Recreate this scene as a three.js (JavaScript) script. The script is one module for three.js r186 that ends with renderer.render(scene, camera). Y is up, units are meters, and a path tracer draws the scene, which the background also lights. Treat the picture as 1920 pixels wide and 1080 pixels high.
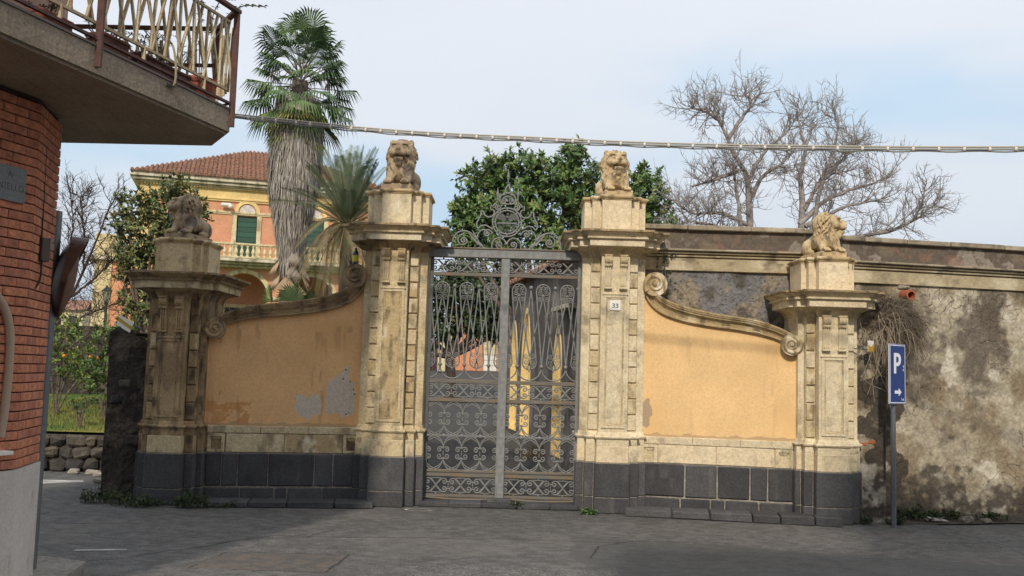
import * as THREE from 'three';
import { MarchingCubes } from 'three/addons/objects/MarchingCubes.js';

// ---------------------------------------------------------------- camera, sky, sun, exposure
const scene = new THREE.Scene();
const camera = new THREE.PerspectiveCamera(33.398, 16 / 9, 0.1, 20000);
camera.position.set(0.1, 1.89, 13.5);
camera.rotation.set(Math.atan(160 / 1800), 0, 0.029, 'YXZ');
const renderer = new THREE.WebGLRenderer({ antialias: true });
renderer.toneMapping = THREE.LinearToneMapping;
renderer.toneMappingExposure = 1.08;
renderer.shadowMap.enabled = true;
const SUN_AZ = 9 * Math.PI / 180, SUN_EL = 35 * Math.PI / 180;
const sunDir = new THREE.Vector3(-Math.sin(SUN_AZ) * Math.cos(SUN_EL), Math.sin(SUN_EL), Math.cos(SUN_AZ) * Math.cos(SUN_EL));
const sun = new THREE.DirectionalLight(0xfff3e2, 2.75);
sun.position.copy(sunDir).multiplyScalar(60);
sun.castShadow = true; sun.shadow.radius = 4; sun.shadow.mapSize.set(4096, 4096);
Object.assign(sun.shadow.camera, { left: -30, right: 30, top: 30, bottom: -30, near: 1, far: 200 });
scene.add(sun); scene.add(sun.target);

// ---------------------------------------------------------------- seeded random and noise
let seedState = 7;
const seed = (s) => { seedState = s >>> 0; };
const rnd = () => { seedState = (seedState + 0x6D2B79F5) | 0; let t = Math.imul(seedState ^ (seedState >>> 15), 1 | seedState); t = (t + Math.imul(t ^ (t >>> 7), 61 | t)) ^ t; return ((t ^ (t >>> 14)) >>> 0) / 4294967296; };
const rr = (a, b) => a + (b - a) * rnd();
const clamp = (x, a = 0, b = 1) => Math.min(b, Math.max(a, x));
const mix = (a, b, t) => a + (b - a) * t;
const smooth = (a, b, x) => { const t = clamp((x - a) / (b - a)); return t * t * (3 - 2 * t); };
const mix3 = (a, b, t) => [mix(a[0], b[0], t), mix(a[1], b[1], t), mix(a[2], b[2], t)];
const hash2 = (x, y, s = 0) => { let h = Math.imul(x | 0, 374761393) + Math.imul(y | 0, 668265263) + Math.imul(s | 0, 1442695041); h = Math.imul(h ^ (h >>> 13), 1274126177); return ((h ^ (h >>> 16)) >>> 0) / 4294967296; };
const mod = (a, n) => ((a % n) + n) % n;
function vnoise(x, y, per, s) {                       // value noise, repeats every per cells
  const xi = Math.floor(x), yi = Math.floor(y), fx = x - xi, fy = y - yi, u = fx * fx * (3 - 2 * fx), v = fy * fy * (3 - 2 * fy);
  const x0 = mod(xi, per), x1 = mod(xi + 1, per), y0 = mod(yi, per), y1 = mod(yi + 1, per);
  return mix(mix(hash2(x0, y0, s), hash2(x1, y0, s), u), mix(hash2(x0, y1, s), hash2(x1, y1, s), u), v);
}
function fbm(u, v, per, oct = 5, s = 0) {              // u, v in 0..1 over one tile
  let a = 0, w = 0.5, n = 0, p = per;
  for (let i = 0; i < oct; i++) { a += w * vnoise(u * p, v * p, p, s + i * 17); n += w; w *= 0.5; p *= 2; }
  return a / n;
}
function worley(u, v, per, s = 0) {                    // distances to the two nearest cell points
  const x = u * per, y = v * per, xi = Math.floor(x), yi = Math.floor(y); let d1 = 9, d2 = 9;
  for (let j = -1; j <= 1; j++) for (let i = -1; i <= 1; i++) {
    const cx = mod(xi + i, per), cy = mod(yi + j, per), px = xi + i + hash2(cx, cy, s), py = yi + j + hash2(cx, cy, s + 5), d = Math.hypot(px - x, py - y);
    if (d < d1) { d2 = d1; d1 = d; } else if (d < d2) d2 = d;
  }
  return [d1, d2];
}

// ---------------------------------------------------------------- the sky: thin bright cloud with pale blue gaps
{
  const W = 1024, H = 512, data = new Float32Array(W * H * 4);
  const n3 = (x, z, s) => { let a = 0, w = 0.5, f = 1; for (let i = 0; i < 5; i++) { a += w * vnoise(x * f + 40, z * f + 40, 4096, s + i); w *= 0.5; f *= 2.05; } return a / 0.97; };
  for (let j = 0; j < H; j++) for (let i = 0; i < W; i++) {
    const phi = ((i + 0.5) / W - 0.5) * 2 * Math.PI, th = ((j + 0.5) / H - 0.5) * Math.PI;
    const y = Math.sin(th), x = Math.cos(th) * Math.cos(phi), z = Math.cos(th) * Math.sin(phi);
    const yy = Math.max(y, 0.0) + 0.12, cx = x / yy, cz = z / yy;
    const wx = n3(cx * 0.9, cz * 0.9, 3) - 0.5, n = n3(cx * 0.55 + wx * 0.9, cz * 0.9 + wx * 0.6, 11);
    const cover = smooth(0.30, 0.56, n + 0.10);
    const blue = mix3([0.52, 0.74, 0.92], [0.36, 0.56, 0.85], smooth(0.05, 0.9, y));
    const tone = 0.92 + 0.12 * n3(cx * 1.3, cz * 1.3, 29);
    const cloud = mix3([0.80 * tone, 0.86 * tone, 0.92 * tone], [0.82 * tone, 0.85 * tone, 0.92 * tone], smooth(0.0, 0.5, y));
    let c = mix3(blue, cloud, 0.22 + 0.78 * cover);
    if (y < 0) c = mix3(c, [0.30, 0.30, 0.29], smooth(0, -0.08, y));
    const k = (j * W + i) * 4; data[k] = c[0]; data[k + 1] = c[1]; data[k + 2] = c[2]; data[k + 3] = 1;
  }
  const t = new THREE.DataTexture(data, W, H, THREE.RGBAFormat, THREE.FloatType);
  t.mapping = THREE.EquirectangularReflectionMapping; t.magFilter = THREE.LinearFilter; t.minFilter = THREE.LinearFilter; t.needsUpdate = true;
  scene.background = t; scene.environment = t;
}

// ---------------------------------------------------------------- textures and materials
const V = (x, y, z) => new THREE.Vector3(x, y, z);
function tex(W, H, size, fn, srgb = true) {            // fn(u, v) gives 0..255 colours; size is the tile's width and height in metres
  const d = new Uint8Array(W * H * 4);
  for (let j = 0; j < H; j++) for (let i = 0; i < W; i++) {
    const c = fn((i + 0.5) / W, (j + 0.5) / H), k = (j * W + i) * 4;
    if (typeof c === 'number') { d[k] = d[k + 1] = d[k + 2] = clamp(c, 0, 1) * 255; } else { d[k] = clamp(c[0], 0, 255); d[k + 1] = clamp(c[1], 0, 255); d[k + 2] = clamp(c[2], 0, 255); }
    d[k + 3] = 255;
  }
  const t = new THREE.DataTexture(d, W, H); t.wrapS = t.wrapT = THREE.RepeatWrapping;
  t.magFilter = THREE.LinearFilter; t.minFilter = THREE.LinearMipmapLinearFilter; t.generateMipmaps = true;
  if (srgb) t.colorSpace = THREE.SRGBColorSpace;
  if (size) t.repeat.set(1 / size[0], 1 / size[1]);
  t.needsUpdate = true; return t;
}
const std = (o) => new THREE.MeshStandardMaterial(Object.assign({ roughness: 0.9, side: THREE.DoubleSide }, o));
const rgb = (r, g, b) => new THREE.Color().setRGB(r / 255, g / 255, b / 255, THREE.SRGBColorSpace);

const stoneColour = (base, dark, pale, s) => (u, v) => {
  const n = fbm(u, v, 4, 6, s), f = fbm(u, v, 48, 3, s + 9), st = fbm(u * 1, v * 0.25, 12, 4, s + 31), p = worley(u, v, 40, s)[0];
  let c = mix3(base, pale, smooth(0.5, 0.75, n));
  c = mix3(c, dark, 0.75 * smooth(0.52, 0.74, st * 0.6 + fbm(u, v, 7, 5, s + 77) * 0.45));
  const g = 1 + 0.2 * (f - 0.5) - (p < 0.12 ? 0.16 : 0);
  return [c[0] * g, c[1] * g, c[2] * g];
};
const stoneBump = (s) => (u, v) => { const p = worley(u, v, 40, s)[0]; return clamp(0.55 * fbm(u, v, 6, 6, s) + 0.4 * fbm(u, v, 60, 2, s + 9) - (p < 0.16 ? 0.3 : 0)); };
const M = {};
{
  const sb = tex(512, 512, [1.3, 1.3], stoneBump(3), false);
  M.stone = std({ map: tex(512, 512, [1.3, 1.3], stoneColour([216, 201, 168], [158, 145, 120], [228, 216, 186], 3)), bumpMap: sb, bumpScale: 0.007 });
  M.stone2 = std({ map: tex(512, 512, [1.1, 1.1], stoneColour([204, 186, 148], [140, 126, 100], [220, 206, 170], 14)), bumpMap: sb, bumpScale: 0.014 });
  M.stoneWorn = std({ map: tex(512, 512, [0.9, 0.9], stoneColour([186, 164, 122], [112, 98, 76], [226, 214, 186], 51)), bumpMap: sb, bumpScale: 0.01 });
  M.stoneSmooth = std({ map: tex(512, 512, [1.7, 1.7], stoneColour([222, 204, 170], [186, 170, 140], [230, 216, 184], 24)), bumpMap: sb, bumpScale: 0.006 });
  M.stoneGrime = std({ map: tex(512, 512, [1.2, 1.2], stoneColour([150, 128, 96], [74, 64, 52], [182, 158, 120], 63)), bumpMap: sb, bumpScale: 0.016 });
  M.lion = std({ map: tex(512, 512, [0.8, 0.8], stoneColour([196, 172, 130], [104, 95, 84], [220, 200, 160], 37)), bumpMap: sb, bumpScale: 0.006 });
  M.lionShaded = std({ map: tex(512, 512, [0.8, 0.8], stoneColour([160, 140, 112], [86, 79, 72], [186, 166, 134], 39)), bumpMap: sb, bumpScale: 0.006 });  // darker copy of the lion stone, left-side shade put into the colour
}
const grain = (base, amt, per, s, blot = 0.12) => (u, v) => { const g = 1 + amt * (fbm(u, v, per, 3, s) - 0.5) + blot * (fbm(u, v, 4, 5, s + 8) - 0.5); return [base[0] * g, base[1] * g, base[2] * g]; };
const bumpN = (per, s, oct = 5) => (u, v) => fbm(u, v, per, oct, s);
const fineBump = tex(256, 256, [0.5, 0.5], bumpN(16, 91), false);
const coarseBump = tex(256, 256, [1.2, 1.2], bumpN(6, 93, 6), false);
const basaltTex = (b, s) => tex(512, 512, [1.4, 1.4], (u, v) => {
  const n = fbm(u, v, 5, 5, s), f = fbm(u, v, 90, 2, s + 4), st = fbm(u, v * 0.3, 9, 5, s + 8), g = 1 + 0.35 * (n - 0.5) + 0.35 * (f - 0.5);
  return mix3([b * g, b * g, b * 1.02 * g], [118, 114, 106], 0.35 * smooth(0.6, 0.78, st));
});
M.basalt = [std({ map: basaltTex(72, 5), bumpMap: coarseBump, bumpScale: 0.006 }), std({ map: basaltTex(80, 15), bumpMap: coarseBump, bumpScale: 0.006 }), std({ map: basaltTex(66, 25), bumpMap: coarseBump, bumpScale: 0.008 })];
M.mortar = std({ map: tex(256, 256, [0.6, 0.6], grain([150, 144, 132], 0.4, 30, 6, 0.5)), bumpMap: fineBump, bumpScale: 0.006 });
M.iron = std({ map: tex(256, 256, [0.4, 0.4], (u, v) => { const n = fbm(u, v, 8, 5, 2), r = smooth(0.66, 0.78, fbm(u, v, 12, 4, 33)); const g = 1 + 0.3 * (n - 0.5); return mix3([130 * g, 132 * g, 130 * g], [128, 102, 76], r * 0.5); }), roughness: 0.6, metalness: 0.0, bumpMap: fineBump, bumpScale: 0.001 });
M.ironDark = std({ map: tex(256, 256, [0.4, 0.4], grain([88, 89, 88], 0.3, 16, 12, 0.2)), roughness: 0.65, metalness: 0 });
M.ironRail = std({ map: tex(256, 256, [0.8, 0.2], (u, v) => { const n = fbm(u * 0.4, v, 12, 5, 8), r = smooth(0.5, 0.62, fbm(u * 0.3, v, 14, 4, 44)); const g = 1 + 0.3 * (n - 0.5); return mix3([112 * g, 109 * g, 102 * g], [138, 112, 80], r * 0.7); }), roughness: 0.7, metalness: 0.1, bumpMap: fineBump, bumpScale: 0.003 });
M.whitePaint = std({ color: rgb(226, 222, 212), roughness: 0.7 });
M.tinPole = std({ map: tex(256, 256, [0.3, 0.6], grain([116, 120, 122], 0.18, 20, 3, 0.2)), roughness: 0.5, metalness: 0.55 });

// ---------------------------------------------------------------- geometry helpers (arrays of [x, y, z])
const sub = (a, b) => [a[0] - b[0], a[1] - b[1], a[2] - b[2]], add = (a, b) => [a[0] + b[0], a[1] + b[1], a[2] + b[2]], mul = (a, s) => [a[0] * s, a[1] * s, a[2] * s];
const cross = (a, b) => [a[1] * b[2] - a[2] * b[1], a[2] * b[0] - a[0] * b[2], a[0] * b[1] - a[1] * b[0]], dot = (a, b) => a[0] * b[0] + a[1] * b[1] + a[2] * b[2];
const norm = (a) => { const l = Math.hypot(a[0], a[1], a[2]) || 1; return [a[0] / l, a[1] / l, a[2] / l]; };
const lerp = (a, b, t) => [mix(a[0], b[0], t), mix(a[1], b[1], t), mix(a[2], b[2], t)];
class GB {
  constructor() { this.p = []; this.n = []; this.c = []; this.col = null; }
  vtx(a, n) { this.p.push(a[0], a[1], a[2]); this.n.push(n[0], n[1], n[2]); if (this.col) this.c.push(this.col[0], this.col[1], this.col[2]); }
  tri(a, b, c) { const n = norm(cross(sub(b, a), sub(c, a))); this.vtx(a, n); this.vtx(b, n); this.vtx(c, n); return this; }
  quad(a, b, c, d) { this.tri(a, b, c); this.tri(a, c, d); return this; }
  triN(a, b, c, na, nb, nc) { this.vtx(a, na); this.vtx(b, nb); this.vtx(c, nc); }
  poly(pts) { for (let i = 1; i < pts.length - 1; i++) this.tri(pts[0], pts[i], pts[i + 1]); return this; }
  polyOut(pts, ctr) {                                     // one face of a convex body, turned outward
    const n = cross(sub(pts[1], pts[0]), sub(pts[2], pts[0])), m = mul(pts.reduce(add, [0, 0, 0]), 1 / pts.length);
    return this.poly(dot(n, sub(m, ctr)) < 0 ? [...pts].reverse() : pts);
  }
  geo(g, m) {                                              // take in a three.js geometry
    g = g.index ? g.toNonIndexed() : g; const P = g.attributes.position, N = g.attributes.normal, nm = m ? new THREE.Matrix3().getNormalMatrix(m) : null, v = V(0, 0, 0);
    for (let i = 0; i < P.count; i++) { v.fromBufferAttribute(P, i); if (m) v.applyMatrix4(m); this.p.push(v.x, v.y, v.z); v.fromBufferAttribute(N, i); if (m) v.applyMatrix3(nm).normalize(); this.n.push(v.x, v.y, v.z); if (this.col) this.c.push(...this.col); }
    return this;
  }
  // chamfered box from its centre and full sizes; jit moves the corners about for rough stone
  box(x, y, z, w, h, d, c = 0.006, jit = 0) {
    const H = [w / 2, h / 2, d / 2], ctr = [x, y, z], cc = Math.min(c, w / 3, h / 3, d / 3), J = {};
    const P = (s, ax) => { const k = s.join(); J[k] = J[k] || [rr(-jit, jit), rr(-jit, jit), rr(-jit, jit)]; return [0, 1, 2].map((i) => ctr[i] + s[i] * (H[i] - (i === ax ? 0 : cc)) + J[k][i]); };
    const S = [-1, 1];
    for (let ax = 0; ax < 3; ax++) for (const s of S) {
      const b = (ax + 1) % 3, e = (ax + 2) % 3, q = [[-1, -1], [1, -1], [1, 1], [-1, 1]].map(([i, j]) => { const t = [0, 0, 0]; t[ax] = s; t[b] = i; t[e] = j; return P(t, ax); });
      this.polyOut(q, ctr);
    }
    if (cc > 0.0005) {
      for (let ax = 0; ax < 3; ax++) { const b = (ax + 1) % 3, e = (ax + 2) % 3; for (const i of S) for (const j of S) { const t0 = [0, 0, 0], t1 = [0, 0, 0]; t0[ax] = -1; t1[ax] = 1; t0[b] = t1[b] = i; t0[e] = t1[e] = j; this.polyOut([P(t0, b), P(t1, b), P(t1, e), P(t0, e)], ctr); } }
      for (const i of S) for (const j of S) for (const k of S) this.polyOut([P([i, j, k], 0), P([i, j, k], 1), P([i, j, k], 2)], ctr);
    }
    return this;
  }
  // tube along points; r a number or r(t); flat sides when few
  tube(pts, r, seg = 6, closed = false, cap = true) {
    const n = pts.length, R = typeof r === 'function' ? r : () => r, T = [], rings = [];
    for (let i = 0; i < n; i++) { const a = pts[closed ? (i - 1 + n) % n : Math.max(0, i - 1)], b = pts[closed ? (i + 1) % n : Math.min(n - 1, i + 1)]; T.push(norm(sub(b, a))); }
    let u = Math.abs(T[0][1]) < 0.9 ? norm(cross(T[0], [0, 1, 0])) : norm(cross(T[0], [1, 0, 0]));
    for (let i = 0; i < n; i++) {
      u = norm(sub(u, mul(T[i], dot(u, T[i])))); const w = cross(T[i], u), ring = [], rad = R(n > 1 ? i / (n - 1) : 0);
      for (let k = 0; k < seg; k++) { const a = (k + 0.5) / seg * 2 * Math.PI, d = add(mul(u, Math.cos(a)), mul(w, Math.sin(a))); ring.push([add(pts[i], mul(d, rad)), d]); }
      rings.push(ring);
    }
    const m = closed ? n : n - 1;
    for (let i = 0; i < m; i++) for (let k = 0; k < seg; k++) {
      const A = rings[i][k], B = rings[i][(k + 1) % seg], C = rings[(i + 1) % n][(k + 1) % seg], D = rings[(i + 1) % n][k];
      this.triN(A[0], B[0], C[0], A[1], B[1], C[1]); this.triN(A[0], C[0], D[0], A[1], C[1], D[1]);
    }
    if (!closed && cap) { this.poly(rings[0].map((q) => q[0]).reverse()); this.poly(rings[n - 1].map((q) => q[0])); }
    return this;
  }
  bar(a, b, r, seg = 6) { return this.tube([a, b], r, seg); }
  // square-section bar from a to b
  beam(a, b, w, h) {
    const t = norm(sub(b, a)), s = norm(Math.abs(t[1]) < 0.95 ? cross(t, [0, 1, 0]) : [1, 0, 0]), u = cross(s, t), q = (p, i, j) => add(p, add(mul(s, i * w / 2), mul(u, j * h / 2)));
    const A = [q(a, -1, -1), q(a, 1, -1), q(a, 1, 1), q(a, -1, 1)], B = [q(b, -1, -1), q(b, 1, -1), q(b, 1, 1), q(b, -1, 1)], c = lerp(a, b, 0.5);
    this.polyOut(A, c); this.polyOut(B, c); for (let i = 0; i < 4; i++) this.polyOut([A[i], A[(i + 1) % 4], B[(i + 1) % 4], B[i]], c);
    return this;
  }
  lathe(prof, x, y, z, seg = 16, sy = 1) {                   // profile [[r, h], ...] turned about a vertical axis
    const N = prof.length, nr = [];
    for (let i = 0; i < N; i++) { const a = prof[Math.max(0, i - 1)], b = prof[Math.min(N - 1, i + 1)], l = Math.hypot(b[0] - a[0], b[1] - a[1]) || 1; nr.push([(b[1] - a[1]) / l, -(b[0] - a[0]) / l]); }
    const P = (i, k) => { const t = k / seg * 2 * Math.PI; return [x + prof[i][0] * Math.cos(t), y + prof[i][1] * sy, z + prof[i][0] * Math.sin(t)]; }, Nn = (i, k) => { const t = k / seg * 2 * Math.PI; return norm([nr[i][0] * Math.cos(t), nr[i][1], nr[i][0] * Math.sin(t)]); };
    for (let i = 0; i < N - 1; i++) for (let k = 0; k < seg; k++) {
      this.triN(P(i, k), P(i + 1, k), P(i + 1, k + 1), Nn(i, k), Nn(i + 1, k), Nn(i + 1, k + 1)); this.triN(P(i, k), P(i + 1, k + 1), P(i, k + 1), Nn(i, k), Nn(i + 1, k + 1), Nn(i, k + 1));
    }
    return this;
  }
  ball(x, y, z, r, seg = 10) { const pr = []; for (let i = 0; i <= 6; i++) { const a = -Math.PI / 2 + i / 6 * Math.PI; pr.push([Math.cos(a) * r, Math.sin(a) * r]); } return this.lathe(pr, x, y, z, seg); }
  // a flat outline [[x, y], ...] given thickness from z0 to z1
  slab(pts, z0, z1, holes = []) {
    const sh = new THREE.Shape(pts.map((q) => new THREE.Vector2(q[0], q[1]))); for (const h of holes) sh.holes.push(new THREE.Path(h.map((q) => new THREE.Vector2(q[0], q[1]))));
    const g = new THREE.ExtrudeGeometry(sh, { depth: z1 - z0, bevelEnabled: false }); g.translate(0, 0, z0); return this.geo(g);
  }
  get() {
    const g = new THREE.BufferGeometry(), n = this.p.length / 3, uv = new Float32Array(n * 2);
    for (let i = 0; i < n; i += 3) {                          // uv in metres, projected along each face's main axis
      let fx = 0, fy = 0, fz = 0; for (let k = 0; k < 3; k++) { fx += this.n[(i + k) * 3]; fy += this.n[(i + k) * 3 + 1]; fz += this.n[(i + k) * 3 + 2]; }
      fx = Math.abs(fx); fy = Math.abs(fy); fz = Math.abs(fz);
      for (let k = 0; k < 3; k++) { const j = i + k, x = this.p[j * 3], y = this.p[j * 3 + 1], z = this.p[j * 3 + 2]; let a = x, b = y; if (fx >= fy && fx >= fz) { a = z; b = y; } else if (fy >= fx && fy >= fz) { a = x; b = z; } uv[j * 2] = a; uv[j * 2 + 1] = b; }
    }
    g.setAttribute('position', new THREE.BufferAttribute(new Float32Array(this.p), 3)); g.setAttribute('normal', new THREE.BufferAttribute(new Float32Array(this.n), 3)); g.setAttribute('uv', new THREE.BufferAttribute(uv, 2));
    if (this.c.length === this.p.length) g.setAttribute('color', new THREE.BufferAttribute(new Float32Array(this.c), 3));
    return g;
  }
}
const shiftUV = (g, a, b) => { const u = g.attributes.uv; for (let i = 0; i < u.count; i++) u.setXY(i, u.getX(i) + a, u.getY(i) + b); return g; };
const used = {};
const numbered = (n) => { const k = used[n] = (used[n] ?? -1) + 1; return k ? n + '_' + String(k).padStart(3, '0') : n; };
function part(name, g, m, parent, label) {
  if (g instanceof GB) g = g.get();
  const o = new THREE.Mesh(g, m); o.name = name; o.castShadow = o.receiveShadow = true; if (label) o.userData.label = label; parent.add(o); return o;
}
function thing(name, label, category, at = [0, 0, 0], turn = 0, group) {
  const o = new THREE.Group(); o.name = numbered(name); o.position.set(...at); o.rotation.y = turn; o.userData = { label, category }; if (group) o.userData.group = group; scene.add(o); return o;
}
function solo(name, g, m, label, category, group, at = [0, 0, 0], turn = 0) {
  const o = part(name, g, m, scene); o.name = numbered(name); o.position.set(...at); o.rotation.y = turn; o.userData = { label, category }; if (group) o.userData.group = group; return o;
}
function structure(name, g, m) { const o = part(name, g, m, scene); o.name = numbered(name); o.userData = { kind: 'structure' }; return o; }
const stuffPart = (o) => { o.userData.kind = 'stuff'; return o; };

// a body over a plan with stepped front corners; levels are [outward offset, height]
function steppedPlan(c, s, d) {
  const R = [[c[0], 0], [c[0], -s[0]], [c[1], -s[0]], [c[1], -s[1]], [c[2], -s[1]], [c[2], -d]];
  return [...R, ...[...R].reverse().map(([x, z]) => [-x, z])];            // runs clockwise seen from above
}
function steppedLoft(plan, levels, b = new GB(), cap = true) {
  const n = plan.length, nor = plan.map((p, i) => { const q = plan[(i + 1) % n], dx = q[0] - p[0], dz = q[1] - p[1], l = Math.hypot(dx, dz); return [-dz / l, dx / l]; });
  const sgn = (() => { let a = 0; for (let i = 0; i < n; i++) { const p = plan[i], q = plan[(i + 1) % n]; a += p[0] * q[1] - q[0] * p[1]; } return a > 0 ? -1 : 1; })();
  const ring = ([o, y]) => plan.map((p, i) => { const a = nor[(i - 1 + n) % n], e = nor[i]; return [p[0] + sgn * o * (a[0] + e[0]), y, p[1] + sgn * o * (a[1] + e[1])]; });
  const rings = levels.map(ring);
  for (let k = 0; k < rings.length - 1; k++) for (let i = 0; i < n; i++) {
    const j = (i + 1) % n, A = rings[k][i], B = rings[k][j], C = rings[k + 1][j], D = rings[k + 1][i];
    if (sgn > 0) b.quad(A, B, C, D); else b.quad(A, D, C, B);
  }
  if (cap) for (const [r, up] of [[rings[0], false], [rings[rings.length - 1], true]]) {
    const t = THREE.ShapeUtils.triangulateShape(r.map((p) => new THREE.Vector2(p[0], p[2])), []);
    for (const [i, j, k] of t) { const nn = cross(sub(r[j], r[i]), sub(r[k], r[i])); if ((nn[1] > 0) === up) b.tri(r[i], r[j], r[k]); else b.tri(r[i], r[k], r[j]); }
  }
  return b;
}
const spiral = (cx, cy, R, r, a0, turns, n = 20) => { const o = []; for (let i = 0; i <= n; i++) { const t = i / n, a = a0 + turns * 2 * Math.PI * t, q = R * Math.pow(r / R, t); o.push([cx + q * Math.cos(a), cy + q * Math.sin(a)]); } return o; };
const arc = (cx, cy, rx, ry, a0, a1, n = 14) => { const o = []; for (let i = 0; i <= n; i++) { const a = mix(a0, a1, i / n); o.push([cx + rx * Math.cos(a), cy + ry * Math.sin(a)]); } return o; };
const curve2 = (pts, n = 24) => new THREE.SplineCurve(pts.map((q) => new THREE.Vector2(q[0], q[1]))).getPoints(n).map((q) => [q.x, q.y]);
const curve3 = (pts, n = 16) => new THREE.CatmullRomCurve3(pts.map((q) => V(...q))).getPoints(n).map((q) => [q.x, q.y, q.z]);
const in3 = (pts, z) => pts.map((q) => [q[0], q[1], z]);
const rotY = (p, a) => [p[0] * Math.cos(a) + p[2] * Math.sin(a), p[1], -p[0] * Math.sin(a) + p[2] * Math.cos(a)];

// ---------------------------------------------------------------- ground, street, drive, lawn, hills
const slopeY = (z) => z > -0.7 ? 0.03 : z < -26 ? 1.95 : 0.03 + 1.92 * (-0.7 - z) / 25.3;
{
  M.earth = std({ map: tex(512, 512, [6, 6], (u, v) => { const n = fbm(u, v, 6, 6, 4), f = fbm(u, v, 80, 2, 9); return mix3([92 * (0.8 + 0.4 * f), 84 * (0.8 + 0.4 * f), 62], [70, 84, 40], smooth(0.45, 0.6, n)); }), roughness: 1 });
  const g = new GB(); const S = 6000; g.quad([-S, -0.03, S], [S, -0.03, S], [S, -0.03, -S], [-S, -0.03, -S]); structure('ground', g, M.earth);
  // asphalt with its joints, cracks, a worn cement patch and paler gravelly wear
  const W = 16, D = 13, x0 = -10, z0 = -4.2;
  const crack = (x, z, pts, w) => { let m = 9; for (let i = 0; i < pts.length - 1; i++) { const [ax, az] = pts[i], [bx, bz] = pts[i + 1], t = clamp(((x - ax) * (bx - ax) + (z - az) * (bz - az)) / ((bx - ax) ** 2 + (bz - az) ** 2)); m = Math.min(m, Math.hypot(x - ax - t * (bx - ax), z - az - t * (bz - az))); } return m < w; };
  const cr1 = [[-4.1, 4.5], [-3.5, 3.85], [-3.05, 3.3], [-2.7, 2.75], [-2.2, 2.55], [-1.4, 2.45], [0.2, 2.3], [1.6, 2.35]], cr2 = [[-2.95, 3.1], [-2.5, 2.5], [-2.1, 2.55], [-1.9, 2.05]], cr3 = [[-6.4, 1.9], [-5.2, 2.15], [-4.2, 2.0]], cr4 = [[-4.6, 1.0], [-3.6, 1.35], [-2.7, 1.15]], cr5 = [[1.0, 3.3], [1.15, 2.6], [1.6, 2.2], [2.6, 2.1]];
  M.asphalt = std({ map: tex(1536, 1248, null, (u, v) => {
    const x = x0 + u * W, z = z0 + v * D, wob = 0.09 * (fbm(u, v, 40, 4, 3) - 0.5), f = hash2(u * 1536 | 0, v * 1248 | 0, 4), n = fbm(u, v, 7, 6, 12), m = fbm(u, v, 160, 3, 22);
    let g = 92 * (1 + 0.22 * (n - 0.5) + 0.5 * (m - 0.5) + 0.36 * (f - 0.5)), c = [g, g * 0.985, g * 0.955];
    const wear = smooth(0.56, 0.7, fbm(u, v, 9, 5, 55)); c = mix3(c, [122, 118, 111], 0.35 * wear);
    if (x > 0.85 + wob * 3 && z > 2.05 + 0.24 * (x - 1.5) + wob * 4) c = mix3(c, [80, 80, 78], 0.55);      // asphalt darker toward the near right
    const px = x + 2.15 + wob, pz = z - 3.95 + wob, inP = Math.abs(px + 0.1 * pz) < 0.62 + 0.1 * n && Math.abs(pz) < 0.42;
    if (inP) c = mix3(c, fbm(u, v, 130, 3, 5) > 0.53 ? [104, 92, 80] : [84, 79, 74], 0.6);
    if (Math.abs(Math.max(Math.abs(px + 0.1 * pz) * 0.68, Math.abs(pz)) - 0.43) < 0.010 && fbm(u, v, 30, 3, 4) > 0.45) c = mix3(c, [38, 36, 34], 0.7);
    if (x > -0.8 && x < 1.2 && z > 3.9 && f > 0.82) c = mix3(c, [176, 172, 164], 0.5);                        // loose pale grit
    const k = x + wob, l = z + wob;
    if (z > 0.8) for (const q of [cr1, cr2, cr3, cr4, cr5]) if (crack(k, l, q, 0.006 + 0.012 * fbm(u, v, 90, 2, 8))) c = mix3(c, [34, 33, 32], 0.75);
    if (f > 0.9975) c = [150, 148, 140];
    return c;
  }), roughness: 0.92, bumpMap: tex(512, 512, null, (u, v) => 0.5 * hash2(u * 512 | 0, v * 512 | 0, 7) + 0.5 * fbm(u, v, 60, 3, 6), false), bumpScale: 0.006 });
  M.asphalt.bumpMap.repeat.set(12, 10);
  const P = new THREE.PlaneGeometry(W, D, 1, 1); P.rotateX(-Math.PI / 2); P.translate(x0 + W / 2, 0, z0 + D / 2);
  { const uv = P.attributes.uv, ps = P.attributes.position; for (let i = 0; i < uv.count; i++) uv.setXY(i, (ps.getX(i) - x0) / W, (ps.getZ(i) - z0) / D); }
  structure('street', P, M.asphalt);
  M.asphaltFar = std({ map: tex(512, 512, [4, 4], (u, v) => { const g = 96 * (1 + 0.25 * (fbm(u, v, 5, 6, 2) - 0.5) + 0.5 * (fbm(u, v, 90, 2, 3) - 0.5)); return [g, g * 0.985, g * 0.955]; }), roughness: 0.93 });
  const r = new GB();
  r.quad([-60, -0.012, 8.8], [-60, -0.012, -4.2], [-10, -0.012, -4.2], [-10, -0.012, 8.8]); r.quad([6, -0.012, 8.8], [60, -0.012, 8.8], [60, -0.012, -0.4], [6, -0.012, -0.4]); r.quad([-60, -0.012, 24], [60, -0.012, 24], [60, -0.012, 8.8], [-60, -0.012, 8.8]);
  structure('road', r, M.asphaltFar);
  // the drive and the estate ground rise gently behind the gate
  M.drive = std({ map: tex(512, 512, [3, 3], (u, v) => { const g = 70 * (1 + 0.3 * (fbm(u, v, 6, 6, 8) - 0.5) + 0.45 * (fbm(u, v, 70, 2, 3) - 0.5)); return [g, g * 0.98, g * 0.94]; }), roughness: 0.95, bumpMap: fineBump, bumpScale: 0.006 });
  const dr = new GB(), zs = [-0.62, -4, -8, -12, -16, -20, -26, -30];
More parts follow.
